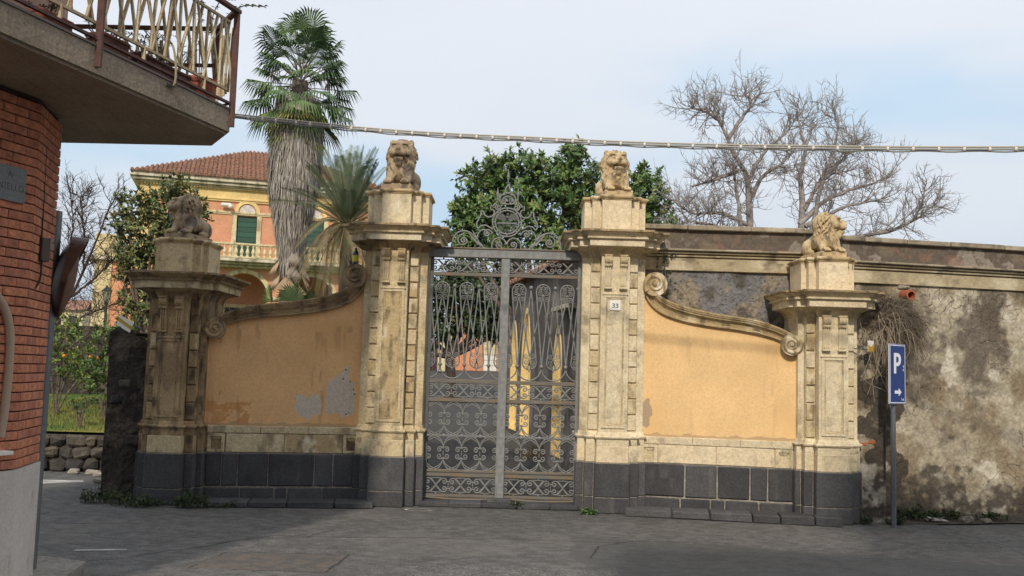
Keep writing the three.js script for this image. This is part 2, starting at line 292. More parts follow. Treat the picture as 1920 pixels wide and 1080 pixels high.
  for (let i = 0; i < zs.length - 1; i++) dr.quad([-3.1, slopeY(zs[i]) + 0.006, zs[i]], [1.6, slopeY(zs[i]) + 0.006, zs[i]], [1.6, slopeY(zs[i + 1]) + 0.006, zs[i + 1]], [-3.1, slopeY(zs[i + 1]) + 0.006, zs[i + 1]]);
  structure('driveway', dr, M.drive);
  const es = new GB(), zz = [-1.0, -4, -8, -12, -16, -20, -26, -70];
  for (let i = 0; i < zz.length - 1; i++) { const a = slopeY(zz[i]) - 0.01, e = slopeY(zz[i + 1]) - 0.01; es.quad([-5.8, a, zz[i]], [40, a, zz[i]], [40, e, zz[i + 1]], [-5.8, e, zz[i + 1]]); }
  structure('estate_ground', es, M.earth);
  // sunlit lawn behind the low stone wall on the left
  M.grass = std({ map: tex(512, 512, [2.5, 2.5], (u, v) => { const n = fbm(u, v, 6, 6, 5), f = fbm(u, v, 90, 2, 6); return mix3(mix3([86, 112, 34], [150, 140, 62], smooth(0.42, 0.62, n)), [52, 78, 22], 0.5 * f); }), roughness: 1, bumpMap: fineBump, bumpScale: 0.03 });
  const lw = new GB(), lz = [-3.35, -5, -7, -9, -12, -16, -26, -60], ly = [0.66, 0.86, 1.12, 1.35, 1.6, 1.8, 2.0, 2.2];
  for (let i = 0; i < lz.length - 1; i++) lw.quad([-40, ly[i], lz[i]], [-5.8, ly[i], lz[i]], [-5.8, ly[i + 1], lz[i + 1]], [-40, ly[i + 1], lz[i + 1]]);
  lw.quad([-5.8, -0.03, -3.35], [-5.8, -0.03, -60], [-5.8, 2.2, -60], [-5.8, 0.66, -3.35]);
  structure('lawn', lw, M.grass);
  // far mountain slope
  M.hill = std({ map: tex(256, 256, [900, 900], (u, v) => mix3([70, 82, 70], [96, 100, 92], fbm(u, v, 8, 5, 3))), roughness: 1 });
  const hl = new GB(), N = 60;
  const hy = (i) => { const t = i / N; return 60 + 240 * Math.exp(-(((t - 0.16) / 0.16) ** 2)) + 40 * fbm(t, 0.3, 16, 4, 9) + 110 * Math.exp(-(((t - 0.75) / 0.12) ** 2)) * 0.4; };
  for (let i = 0; i < N; i++) { const xa = -3600 + i * 100, xb = xa + 100; hl.quad([xa, -20, -3600], [xb, -20, -3600], [xb, hy(i + 1), -4400], [xa, hy(i), -4400]); hl.quad([xa, hy(i), -4400], [xb, hy(i + 1), -4400], [xb, -20, -5200], [xa, -20, -5200]); }
  structure('hills', hl, M.hill);
}
scene.fog = new THREE.FogExp2(0xb9c9dd, 0.00016);

// ---------------------------------------------------------------- gate piers
const pick = (a) => a[Math.floor(rnd() * a.length)];
function pier(x, z, outer, label, mats, s) {
  seed(s);
  const t = thing('gate_pier', label, 'gate pier', [x, 0, z], 0, 'stone gate piers with lions');
  const c = outer ? [0.2, 0.33, 0.41] : [0.2, 0.335, 0.45], st = [0.13, 0.25], d = 0.95, plan = steppedPlan(c, st, d), top = outer ? 2.80 : 3.60;
  const cols = [[-c[0], c[0], 0], [c[0], c[1], -st[0]], [-c[1], -c[0], -st[0]], [c[1], c[2], -st[1]], [-c[2], -c[1], -st[1]]];
  const blocks = (name, y0, y1, o, ms, gap) => {
    for (const [a, e, f] of cols) {
      const g = new GB(), big = Math.abs(a) === c[2] || Math.abs(e) === c[2], L = a < 0 && e < 0, A = a === -c[0] && e === c[0] ? a - o : L ? a - o : a + o, E = a === -c[0] && e === c[0] ? e + o : L ? e - o : e + o;
      const zf = f + o + rr(-0.002, 0.002), zb = big ? -d - o : f - 0.2;
      g.box((A + E) / 2, (y0 + y1) / 2, (zf + zb) / 2, E - A - gap, y1 - y0 - gap, zf - zb, 0.008);
      part(name, shiftUV(g.get(), rr(0, 1), rr(0, 1)), pick(ms), t);
    }
  };
  part('mortar_core', steppedLoft(plan, [[0.035, 0], [0.035, 0.69]]), M.mortar, t);
  blocks('basalt_block', 0.0, 0.215, 0.052, M.basalt, 0.008);
  blocks('basalt_block', 0.22, 0.685, 0.05, M.basalt, 0.008);
  part('plinth_core', steppedLoft(plan, [[0.012, 0.68], [0.012, 0.93]]), mats.dark, t);
  blocks('plinth_block', 0.688, 0.925, 0.03, [mats.smooth, mats.main], 0.006);
  part('plinth_band', steppedLoft(plan, [[0.022, 0.925], [0.022, 1.02]]), mats.main, t);
  part('plinth_moulding', steppedLoft(plan, [[0.022, 1.02], [0.045, 1.025], [0.055, 1.045], [0.045, 1.065], [0.02, 1.07], [0.016, 1.09], [0.004, 1.115]]), mats.main, t);
  const sp = steppedPlan(c, [st[0] + 0.03, st[1]], d);
  part('shaft', steppedLoft(sp, [[0, 1.11], [0, top + 0.02]]), mats.main, t);
  const hq = 0.2265, n = Math.round((top - 1.14) / hq), q = (top - 1.14) / n;
  for (const sx of [-1, 1]) for (let i = 0; i < n; i++) {
    const h = q - 0.016 - rr(0, 0.006), g = new GB().box(sx * (c[0] + c[1]) / 2 + sx * 0.004, 1.13 + (i + 0.5) * q, -st[0] - 0.024, c[1] - c[0] - 0.012, h, 0.05 + rr(-0.004, 0.004), 0.007, 0.002);
    part('quoin_block', shiftUV(g.get(), rr(0, 1), rr(0, 1)), rnd() < 0.12 ? mats.worn : rnd() < 0.65 ? mats.main : mats.alt, t);
  }
  // framed sunk panel on the middle strip
  const y0 = 1.17, y1 = top - 0.57, ring = (w, a, e, b, z0, z1) => { const g = new GB(); const o = [[-w, a], [w, a], [w, e], [-w, e]], k = [[-w + b, a + b], [-w + b, e - b], [w - b, e - b], [w - b, a + b]]; return g.slab(o, z0, z1, [k]); };
  part('panel_frame', ring(0.165, y0, y1, 0.035, -0.01, 0.018), mats.main, t);
  part('panel_frame', ring(0.128, y0 + 0.037, y1 - 0.037, 0.02, -0.01, 0.008), mats.alt, t);
  part('panel', new GB().box(0, (y0 + y1) / 2, -0.012, 0.208, y1 - y0 - 0.12, 0.03, 0.004), mats.panel, t);
  part('panel_cap', new GB().box(0, y1 + 0.012, 0.004, 0.36, 0.022, 0.05, 0.006), mats.main, t);
  // two scrolled, fluted brackets
  for (const sx of [-0.108, 0.108]) {
    const b = new GB(), yb = top - 0.47;
    b.box(sx, yb + 0.17, 0.012, 0.092, 0.32, 0.04, 0.006); b.box(sx, yb - 0.004, 0.022, 0.112, 0.028, 0.07, 0.006);
    for (const k of [-0.028, 0, 0.028]) b.box(sx + k, yb + 0.16, 0.038, 0.015, 0.27, 0.022, 0.005);
    const br = part('bracket', b, mats.main, t), sc = new GB();
    sc.geo(new THREE.CylinderGeometry(0.058, 0.058, 0.104, 16).rotateZ(Math.PI / 2).translate(sx, yb + 0.395, 0.042)); sc.geo(new THREE.CylinderGeometry(0.032, 0.032, 0.1, 12).rotateZ(Math.PI / 2).translate(sx, yb + 0.325, 0.04));
    for (const k of [-0.03, 0, 0.03]) sc.tube(arc(0, 0, 0.058, 0.058, -0.9, 2.2, 8).map(([a, e]) => [sx + k, yb + 0.395 + e, 0.042 + a]), 0.009, 5);
    sc.box(sx, yb + 0.458, 0.035, 0.115, 0.022, 0.1, 0.004);
    part('bracket_scroll', sc, mats.alt, br);
  }
  const Y = top;
  part('cornice_bed', steppedLoft(plan, [[0, Y - 0.02], [0.012, Y], [0.02, Y + 0.03], [0.05, Y + 0.065], [0.10, Y + 0.09], [0.165, Y + 0.104], [0.18, Y + 0.105]]), mats.dark, t);
  part('cornice_fascia', steppedLoft(plan, [[0.18, Y + 0.106], [0.184, Y + 0.112], [0.184, Y + 0.20], [0.19, Y + 0.204]]), mats.smooth, t);
  part('cornice', steppedLoft(plan, [[0.19, Y + 0.205], [0.225, Y + 0.209], [0.227, Y + 0.228], [0.212, Y + 0.232], [0.216, Y + 0.25], [0.245, Y + 0.268], [0.285, Y + 0.29]]), mats.main, t);
  part('cornice_lip', steppedLoft(plan, [[0.285, Y + 0.2905], [0.302, Y + 0.298], [0.304, Y + 0.325], [0.29, Y + 0.33], [0.03, Y + 0.355]]), M.stoneGrime, t, 'dark weathered top edge of the cornice');
  const pp = steppedPlan(outer ? [0.2, 0.30, 0.37] : [0.205, 0.335, 0.44], st, outer ? 0.78 : 0.85), P = Y + 0.345, ph = outer ? 0.40 : 0.45;
  part('pedestal', steppedLoft(pp, [[0, P], [0, P + ph]]), mats.smooth, t);
  part('pedestal_cap', steppedLoft(pp, [[0, P + ph], [0.012, P + ph + 0.002], [0.014, P + ph + 0.018], [0.03, P + ph + 0.024], [0.038, P + ph + 0.042], [0.03, P + ph + 0.062], [0.012, P + ph + 0.07], [-0.02, P + ph + 0.074]]), M.stoneWorn, t);
  return P + ph + 0.072;
}
const bright = { main: M.stone, alt: M.stone2, worn: M.stoneWorn, smooth: M.stoneSmooth, dark: M.stone2, panel: M.stone };
const mid = { main: M.stone2, alt: M.stoneWorn, worn: M.stoneWorn, smooth: M.stone, dark: M.stoneGrime, panel: M.stoneWorn };
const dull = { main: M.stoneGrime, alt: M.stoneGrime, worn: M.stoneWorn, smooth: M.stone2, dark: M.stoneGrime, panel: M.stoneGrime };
const capIL = pier(-1.575, 0, false, 'tall stone gate pier left of the iron gate, crumbling white patches low down', mid, 11);
const capIR = pier(1.56, 0, false, 'tall stone gate pier right of the iron gate, carrying the number plate', bright, 12);
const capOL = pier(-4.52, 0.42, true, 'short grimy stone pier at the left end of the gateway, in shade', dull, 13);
const capOR = pier(4.5, 0.42, true, 'short stone pier at the right end of the gateway, beside the parking sign', bright, 14);

// ---------------------------------------------------------------- curved wing walls
function wing(side, label, mats, stuccoMap, joints, s) {
  seed(s);
  const t = thing('wing_wall', label, 'wall', [side * 2.0, 0, -0.31], side * -0.18, 'curved wing walls of the gateway');
  const X = (u) => side * u, pt = (u, y, z) => [X(u), y, z];
  const Lo = curve2([[0.0, 3.20], [0.03, 3.05], [0.12, 2.91], [0.30, 2.785], [0.60, 2.69], [0.95, 2.63], [1.30, 2.59], [1.60, 2.54], [1.80, 2.49], [1.92, 2.44], [1.93, 2.40]], 48);
  const Hi = curve2([[0.20, 3.10], [0.25, 3.05], [0.36, 2.99], [0.55, 2.92], [0.86, 2.845], [1.22, 2.785], [1.55, 2.74], [1.83, 2.655], [2.02, 2.57], [2.15, 2.48], [2.205, 2.40]], 48);
  const at = (i, f) => [mix(Lo[i][0], Hi[i][0], f), mix(Lo[i][1], Hi[i][1], f)];
  const midl = Lo.map((_, i) => at(i, 0.5));
  const out = [[-0.16, 1.04], [-0.16, 3.2], ...midl.slice(2), [2.2, 2.4], [2.2, 1.04]].map(([u, y]) => [X(u), y]);
  part('stucco_panel', new GB().slab(out, -0.3, 0), std({ map: stuccoMap, bumpMap: coarseBump, bumpScale: 0.004 }), t);
  // moulded coping that rolls up at both ends
  const prof = [[0, -0.32], [0, 0.045], [0.03, 0.06], [0.12, 0.062], [0.16, 0.05], [0.2, 0.036], [0.42, 0.05], [0.56, 0.085], [0.6, 0.09], [0.62, 0.105], [0.74, 0.11], [0.76, 0.125], [0.86, 0.13], [0.88, 0.14], [0.99, 0.142], [1, 0.135], [1, -0.32]], g = new GB();
  for (let i = 0; i < Lo.length - 1; i++) for (let k = 0; k < prof.length - 1; k++) {
    const P = (ii, kk) => { const q = at(ii, prof[kk][0]); return pt(q[0], q[1], prof[kk][1]); }, q = [P(i, k), P(i + 1, k), P(i + 1, k + 1), P(i, k + 1)];
    if (side > 0) g.quad(...q); else g.quad(q[3], q[2], q[1], q[0]);
  }
  const cop = part('coping', g, mats.coping, t);
  const scroll = (u, y, R, a0, turns) => {
    const b = new GB(), dp = 0.16;
    b.geo(new THREE.CylinderGeometry(R, R, 0.44, 28).rotateX(Math.PI / 2).translate(X(u), y, -0.1));
    const sp = spiral(0, 0, R - 0.016, 0.03, a0, turns, 46); b.tube(sp.map(([a, e]) => pt(u + a, y + e, 0.12)), (q) => mix(0.03, 0.016, q), 8);
    const sp2 = spiral(0, 0, R - 0.05, 0.022, a0, turns * 0.95, 40); b.tube(sp2.map(([a, e]) => pt(u + a, y + e, 0.118)), (q) => mix(0.012, 0.008, q), 6);
    b.ball(X(u), y, 0.125, 0.038); part('scroll', b, mats.coping, cop);
  };
  scroll(0.17, 3.22, 0.172, -2.4, -2.0); scroll(2.06, 2.395, 0.146, 0.3, -1.9);
  // stone band: two long courses with sunk end panels
  part('band_core', new GB().box(X(1.02), 0.875, -0.14, 2.36, 0.37, 0.27, 0), mats.dark, t);
  for (const [a, e] of [[0, 0.72], [0.72, 1.38], [1.38, 2.1]]) part('band_stone', shiftUV(new GB().box(X((a + e) / 2), 1.005, -0.1, e - a - 0.005, 0.105, 0.25, 0.008, 0.002).get(), rr(0, 1), rr(0, 1)), pick([mats.main, mats.smooth]), t);
  for (const [a, e] of [[0.24, 1.05], [1.05, 1.84]]) part('band_stone', shiftUV(new GB().box(X((a + e) / 2), 0.82, -0.105, e - a - 0.005, 0.255, 0.25, 0.006, 0.002).get(), rr(0, 1), rr(0, 1)), pick([mats.smooth, mats.main]), t);
  for (const u of [0.12, 1.97]) {
    const b = new GB(), o = [[u - 0.115, 0.694], [u + 0.115, 0.694], [u + 0.115, 0.948], [u - 0.115, 0.948]], h = [[u - 0.07, 0.73], [u - 0.07, 0.905], [u + 0.07, 0.905], [u + 0.07, 0.73]];
    b.slab(o.map(([a, e]) => [X(a), e]), -0.1, 0.022, [h.map(([a, e]) => [X(a), e])]); b.box(X(u), 0.885, -0.005, 0.115, 0.02, 0.03, 0.004); b.box(X(u), 0.87, -0.01, 0.085, 0.02, 0.03, 0.004);
    part('sunk_panel', b, mats.main, t);
  }
  // black basalt base in two courses over pale mortar
  part('mortar_core', new GB().box(X(1.02), 0.345, -0.12, 2.36, 0.685, 0.26, 0), M.mortar, t);
  for (const [row, y0, y1] of [[joints[0], 0.225, 0.685], [joints[1], 0.0, 0.215]]) for (let i = 0; i < row.length - 1; i++) {
    const a = row[i], e = row[i + 1], b = new GB().box(X((a + e) / 2), (y0 + y1) / 2, -0.09, e - a - rr(0.014, 0.028), y1 - y0 - 0.016, 0.25 + rr(-0.006, 0.006), 0.014, 0.004);
    part('basalt_block', shiftUV(b.get(), rr(0, 1), rr(0, 1)), pick(M.basalt), t);
  }
}
const stuccoTex = (left) => tex(1024, 1024, [2.4, 2.4], (u, v) => {
  let x = u * 2.4, y = v * 2.4; if (y < 0.9) y += 2.4; if (left) x = 2.4 - x;                         // x runs outward from the tall pier
  const n = fbm(u, v, 6, 6, 7), f = fbm(u, v, 130, 2, 17), w = 0.11 * (fbm(u, v, 22, 5, 41) - 0.5), g = 1 + 0.10 * (n - 0.5) + 0.10 * (f - 0.5);
  let c = left ? [230 * g, 184 * g, 130 * g] : [236 * g, 198 * g, 142 * g];
  c = mix3(c, left ? [218, 170, 114] : [230, 190, 132], 0.6 * smooth(0.5, 0.72, fbm(u, v, 5, 5, 61)));
  const streak = smooth(0.66, 0.78, fbm(u, v * 0.12, 34, 3, 71)) * smooth(0.45, 0.6, fbm(u, v, 7, 4, 81)); c = mix3(c, [150, 116, 78], (left ? 0.3 : 0.10) * streak);
  const grey = [204 + 30 * (f - 0.5), 190 + 30 * (f - 0.5), 172 + 30 * (f - 0.5)], xx = x + w, yy = y + w * 1.3;
  if (left) {
    const tri = xx > 0.10 && xx < 0.50 && yy > 1.22 && yy < 1.95 - 1.15 * Math.abs(xx - 0.24) && !(xx < 0.18 && yy > 1.7), blob = Math.hypot((xx - 0.74) / 0.19, (yy - 1.36) / 0.18) < 1 && !(Math.hypot(xx - 0.78, yy - 1.56) < 0.1);
    if (tri || blob) { c = grey; if (worley(u, v, 26, 5)[0] < 0.13 && xx < 0.35 && fbm(u, v, 9, 3, 2) > 0.45) c = [78, 70, 62]; }
    if (xx + 2.5 * w > 1.5 && yy + 2.2 * w < 1.42 && fbm(u, v, 18, 4, 31) > 0.36) c = mix3(c, [190, 124, 64], 0.45 + 0.4 * (fbm(u, v, 30, 3, 9) - 0.5));      // fresher ochre repair by the outer pier
  } else if (Math.hypot((xx - 0.06) / 0.075, (yy - 1.36) / 0.2) < 1) c = [178, 156, 128];
  if (y < 1.1 + 0.6 * w) c = mix3(c, [176, 150, 118], 0.7);
  return c;
});
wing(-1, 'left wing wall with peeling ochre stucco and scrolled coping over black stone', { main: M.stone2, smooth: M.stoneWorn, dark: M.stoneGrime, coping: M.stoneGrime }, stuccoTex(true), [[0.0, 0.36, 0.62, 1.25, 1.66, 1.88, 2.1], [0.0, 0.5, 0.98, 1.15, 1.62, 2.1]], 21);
wing(1, 'right wing wall with clean ochre stucco and scrolled coping over black stone', { main: M.stone, smooth: M.stoneSmooth, dark: M.stone2, coping: M.stoneWorn }, stuccoTex(false), [[0.0, 0.62, 1.07, 1.51, 1.75, 2.1], [0.0, 0.56, 0.98, 1.17, 1.63, 2.1]], 22);
// kerb stones along the foot of the wings and the sill of the gate
{
  seed(31);
  const kerb = (x, z, w, dpt, h, turn) => { const b = new GB().box(0, h / 2, 0, w + 0.008, h, dpt, 0.014, 0.006); const o = solo('kerb_stone', shiftUV(b.get(), rr(0, 1), rr(0, 1)), pick(M.basalt), '', 'kerb stone', 'basalt kerb stones at the foot of the gateway', [x, 0, z], turn); return o; };
  let u = 1.75, i = 0; const right = [0.62, 0.5, 0.55, 0.36, 0.44, 0.34];
  for (const w of right) { const k = (u + w / 2 - 2) / 2.1; kerb(u + w / 2, 0.09 + 0.33 * k, w - 0.012, 0.4, 0.1 + 0.02 * i / 5, -0.15).userData.label = ['basalt kerb stone below the tall right pier, first of its row', 'second basalt kerb stone under the right wing wall', 'third basalt kerb stone under the right wing wall', 'fourth basalt kerb stone, short, under the right wing wall', 'fifth basalt kerb stone under the right wing wall', 'last cracked basalt kerb stone before the short right pier'][i]; u += w; i++; }
  u = 3.95; i = 0; for (const w of [0.58, 0.5, 0.62, 0.52]) { const k = (u - w / 2 - 2) / 2.1; kerb(-(u - w / 2), 0.08 + 0.3 * k, w - 0.012, 0.4, 0.085, 0.15).userData.label = ['outermost basalt kerb stone under the shaded left wing wall', 'second basalt kerb stone under the shaded left wing wall', 'third basalt kerb stone under the shaded left wing wall', 'basalt kerb stone nearest the tall left pier'][i]; u -= w; i++; }
  i = 0; let xx = -1.12; for (const w of [0.42, 0.46, 0.5, 0.46, 0.4]) { kerb(xx + w / 2, -0.34, w - 0.01, 0.42, 0.07, 0).userData.label = ['sill stone at the left end under the iron gate', 'second sill stone under the left gate leaf', 'middle sill stone under the gate meeting post', 'fourth sill stone under the right gate leaf', 'sill stone at the right end under the iron gate'][i]; xx += w; i++; }
}
// house number
{
  const cv = document.createElement('canvas'); cv.width = 150; cv.height = 150; const q = cv.getContext('2d');
  q.fillStyle = '#eceae2'; q.fillRect(0, 0, 150, 150); q.fillStyle = '#23211f'; q.font = 'bold 92px sans-serif'; q.textAlign = 'center'; q.textBaseline = 'middle'; q.fillText('33', 75, 80);
  const t = new THREE.CanvasTexture(cv); t.colorSpace = THREE.SRGBColorSpace;
  const p = thing('house_number_plate', 'small white house number plate reading 33 on the tall right pier', 'number plate', [1.56, 2.885, 0.012]);
  part('plate', new GB().box(0, 0, 0, 0.152, 0.146, 0.012, 0.003), M.whitePaint, p);
  part('number_face', new THREE.PlaneGeometry(0.144, 0.138).translate(0, 0, 0.0075), std({ map: t, roughness: 0.5 }), p);
}

// ---------------------------------------------------------------- stone lions, meshed from a distance field
const smin = (a, b, k) => { const h = Math.max(k - Math.abs(a - b), 0) / k; return Math.min(a, b) - h * h * k * 0.25; };
function lionGeometry(yaw, s) {
  seed(s);
  const N = 84, S = 0.47, mc = new MarchingCubes(N, new THREE.MeshBasicMaterial(), false, false, 120000); mc.isolation = 0;
  const ctr = [0, 0.34, -0.06];
  const cap = (a, b, ra, rb, k) => ({ a, d: sub(b, a), l: dot(sub(b, a), sub(b, a)), ra, rb, k }), ell = (c, r, k) => ({ c, r, k });
  const piv = [0, 0.36, 0.03], hs = 1.2, H = (p) => add(rotY(mul(sub(p, piv), hs), yaw), piv);
  const prim = [], carve = [], mane = [];
  // trunk, haunches, forelegs and paws
  prim.push(ell([0, 0.23, 0.02], [0.165, 0.2, 0.17], 0.06), cap([0, 0.26, -0.02], [0, 0.2, -0.34], 0.17, 0.15, 0.08), ell([0.13, 0.13, -0.33], [0.1, 0.15, 0.15], 0.04), ell([-0.13, 0.13, -0.33], [0.1, 0.15, 0.15], 0.04));
  for (const sx of [-1, 1]) {
    prim.push(cap([sx * 0.135, 0.2, 0.06], [sx * 0.125, 0.055, 0.2], 0.075, 0.055, 0.05), ell([sx * 0.125, 0.042, 0.265], [0.062, 0.046, 0.08], 0.03));
    for (const k of [-1, 0, 1]) prim.push(cap([sx * 0.125 + k * 0.036, 0.045, 0.29], [sx * 0.125 + k * 0.04, 0.028, 0.335], 0.027, 0.022, 0.01));
    prim.push(cap([sx * 0.17, 0.05, -0.26], [sx * 0.18, 0.035, -0.1], 0.05, 0.04, 0.03));
  }
  // head: skull, brow, muzzle, nose, chin
  const h = (c, r, k) => prim.push(Object.assign(ell(H(c), mul(r, hs), k), { rot: true }));
  h([0, 0.485, 0.09], [0.118, 0.118, 0.125], 0.04); h([0, 0.447, 0.205], [0.085, 0.062, 0.085], 0.035); h([0.045, 0.425, 0.25], [0.047, 0.042, 0.045], 0.02); h([-0.045, 0.425, 0.25], [0.047, 0.042, 0.045], 0.02);
  h([0, 0.495, 0.205], [0.036, 0.045, 0.09], 0.03); h([0, 0.468, 0.283], [0.036, 0.022, 0.022], 0.012); h([0, 0.362, 0.225], [0.055, 0.036, 0.05], 0.025); h([0, 0.325, 0.2], [0.045, 0.05, 0.04], 0.03);
  for (const sx of [-1, 1]) { h([sx * 0.062, 0.545, 0.18], [0.046, 0.024, 0.034], 0.018); h([sx * 0.062, 0.508, 0.182], [0.024, 0.018, 0.02], 0.006); h([sx * 0.09, 0.45, 0.14], [0.05, 0.05, 0.06], 0.03); h([sx * 0.115, 0.585, 0.02], [0.035, 0.045, 0.025], 0.015); }
  const cv = (c, r) => carve.push({ c: H(c), r: mul(r, hs) });
  for (const sx of [-1, 1]) { cv([sx * 0.062, 0.528, 0.212], [0.032, 0.01, 0.026]); cv([sx * 0.06, 0.487, 0.212], [0.028, 0.008, 0.022]); cv([sx * 0.016, 0.46, 0.306], [0.009, 0.008, 0.014]); cv([sx * 0.03, 0.388, 0.275], [0.045, 0.0125, 0.07]); }
  cv([0, 0.425, 0.3], [0.005, 0.03, 0.02]);
  // mane: a body of hair and waved locks that lie on it
  prim.push(ell(H([0, 0.46, 0.0]), [0.2, 0.185, 0.155], 0.05), ell([0, 0.33, 0.01], [0.185, 0.2, 0.16], 0.06), ell([0, 0.24, 0.1], [0.12, 0.14, 0.1], 0.06));
  for (let i = 0; i < 120; i++) {
    const t = i / 120, a = i * 2.39996, head = i < 64; let p, q, dir;
    if (head) {
      const ph = mix(0.12, 2.1, Math.sqrt((i % 64) / 64)) , ax = [Math.cos(a) * Math.sin(ph), Math.sin(a) * Math.sin(ph), -Math.cos(ph)];
      p = H([ax[0] * 0.158, 0.468 + ax[1] * 0.158, 0.005 + ax[2] * 0.125]); dir = norm(add(rotY([ax[0] * 0.5, ax[1] * 0.35, -0.35 - ax[2] * 0.3], yaw), [0, -0.75, 0]));
      if (rotY(sub(p, piv), -yaw)[2] > 0.12) continue;
    } else {
      const y = rr(0.14, 0.44), sx = Math.cos(a), sz = Math.sin(a); const w = 0.2 * Math.sqrt(Math.max(0.05, 1 - ((y - 0.32) / 0.22) ** 2));
      p = [sx * w * 0.93, y, 0.01 + sz * w * 0.86 + 0.02]; dir = norm([sx * 0.15 + rr(-0.25, 0.25), -1, sz * 0.12]);
    }
    const L = rr(0.06, 0.11), side = norm(cross(dir, sub(p, [0, 0.4, 0]))), w = rr(-0.02, 0.02); q = add(add(p, mul(dir, L * 0.55)), mul(side, w)); const e = add(add(p, mul(dir, L)), mul(side, -w * 0.8));
    mane.push(cap(p, q, 0.023, 0.021, 0.01), cap(q, e, 0.021, 0.007, 0.01));
  }
  const all = [...prim, ...mane], dist = (P, o) => {
    if (o.r) { const x = (P[0] - o.c[0]), y = P[1] - o.c[1], z = P[2] - o.c[2]; let X = x, Z = z; if (o.rot) { X = x * Math.cos(-yaw) + z * Math.sin(-yaw); Z = -x * Math.sin(-yaw) + z * Math.cos(-yaw); } const k0 = Math.hypot(X / o.r[0], y / o.r[1], Z / o.r[2]), k1 = Math.hypot(X / (o.r[0] * o.r[0]), y / (o.r[1] * o.r[1]), Z / (o.r[2] * o.r[2])); return k1 < 1e-9 ? -Math.min(...o.r) : k0 * (k0 - 1) / k1; }
    const v = [P[0] - o.a[0], P[1] - o.a[1], P[2] - o.a[2]], t = clamp((v[0] * o.d[0] + v[1] * o.d[1] + v[2] * o.d[2]) / o.l); return Math.hypot(v[0] - o.d[0] * t, v[1] - o.d[1] * t, v[2] - o.d[2] * t) - mix(o.ra, o.rb, t);
  };
  const hf = N / 2, P = [0, 0, 0], Q = 4, C = Math.ceil(N / Q) + 1, coarse = new Float32Array(C * C * C), blocks = {};
  const body = () => { let d = 9; for (const o of prim) d = smin(d, dist(P, o), o.k); return d; }, place = (i, j, k) => { P[0] = ctr[0] + (i - hf) / hf * S; P[1] = ctr[1] + (j - hf) / hf * S; P[2] = ctr[2] + (k - hf) / hf * S; };
  for (let k = 0; k < C; k++) for (let j = 0; j < C; j++) for (let i = 0; i < C; i++) { place(i * Q + 2, j * Q + 2, k * Q + 2); coarse[(k * C + j) * C + i] = body(); }
  for (let k = 0; k < N; k++) for (let j = 0; j < N; j++) for (let i = 0; i < N; i++) {
    let d = coarse[((k / Q | 0) * C + (j / Q | 0)) * C + (i / Q | 0)];
    if (Math.abs(d) < 0.095) {
      place(i, j, k); d = body();
      if (d < 0.06 && d > -0.05) { const key = ((k / Q | 0) * C + (j / Q | 0)) * C + (i / Q | 0); let near = blocks[key]; if (!near) { place((i / Q | 0) * Q + 2, (j / Q | 0) * Q + 2, (k / Q | 0) * Q + 2); near = blocks[key] = mane.filter((o) => dist(P, o) < 0.075); place(i, j, k); } for (const o of near) { const e = dist(P, o); if (e < d + 0.02) d = smin(d, e, o.k); } for (const o of carve) { const x = sub(P, o.c), q = rotY(x, -yaw), e = (Math.hypot(q[0] / o.r[0], q[1] / o.r[1], q[2] / o.r[2]) - 1) * Math.min(...o.r); d = Math.max(d, -e); } }
    }
    if (i < 2 || j < 2 || k < 2 || i > N - 3 || j > N - 3 || k > N - 3) d = Math.max(d, 0.02);
    mc.field[k * N * N + j * N + i] = -d;
  }
  mc.update();
  const b = new GB(), A = mc.positionArray, Nn = mc.normalArray;
  for (let i = 0; i < mc.count; i++) { b.p.push(ctr[0] + A[i * 3] * S, ctr[1] + A[i * 3 + 1] * S, ctr[2] + A[i * 3 + 2] * S); const n = norm([Nn[i * 3], Nn[i * 3 + 1], Nn[i * 3 + 2]]); b.n.push(n[0], n[1], n[2]); }
  const g = b.get();
  const vn = g.attributes.normal, pp = g.attributes.position, c = V(0, 0, 0); let good = 0;                                       // keep the normals pointing outward
  for (let i = 0; i < vn.count; i += 7) { const x = pp.getX(i), y = pp.getY(i) - 0.3, z = pp.getZ(i) + 0.05; good += Math.sign(x * vn.getX(i) + y * vn.getY(i) + z * vn.getZ(i)); }
  if (good < 0) for (let i = 0; i < vn.count; i++) vn.setXYZ(i, -vn.getX(i), -vn.getY(i), -vn.getZ(i));
  return g;
}
function lion(x, y, z, yaw, turn, scale, m, label, s, sy = 1) {
  const t = thing('lion_statue', label, 'lion statue', [x, y, z], turn, 'stone lions on the gate piers'); t.scale.set(scale, scale * sy, scale);
  part('plinth', new GB().box(0, 0.045, -0.06, 0.44, 0.09, 0.76, 0.012, 0.004), m, t);
  const b = part('body', lionGeometry(yaw, s), m, t); b.position.y = 0.082;
}
lion(-1.575, capIL, -0.40, 0.05, -0.10, 1.0, M.lionShaded, 'stone lion, shade put into its tone, facing the street on the tall pier left of the gate', 101, 1.04);
lion(1.56, capIR, -0.40, 0.0, 0.12, 0.95, M.lion, 'cream stone lion facing the street on the tall pier right of the gate', 102);
lion(-4.50, capOL, 0.07, -1.2, -0.2, 0.86, M.lionShaded, 'shaded stone lion with its head turned left on the short left pier', 103);
lion(4.5, capOR, 0.07, 1.25, 0.15, 0.86, M.lion, 'sunlit stone lion with its head turned right on the short right pier', 104);

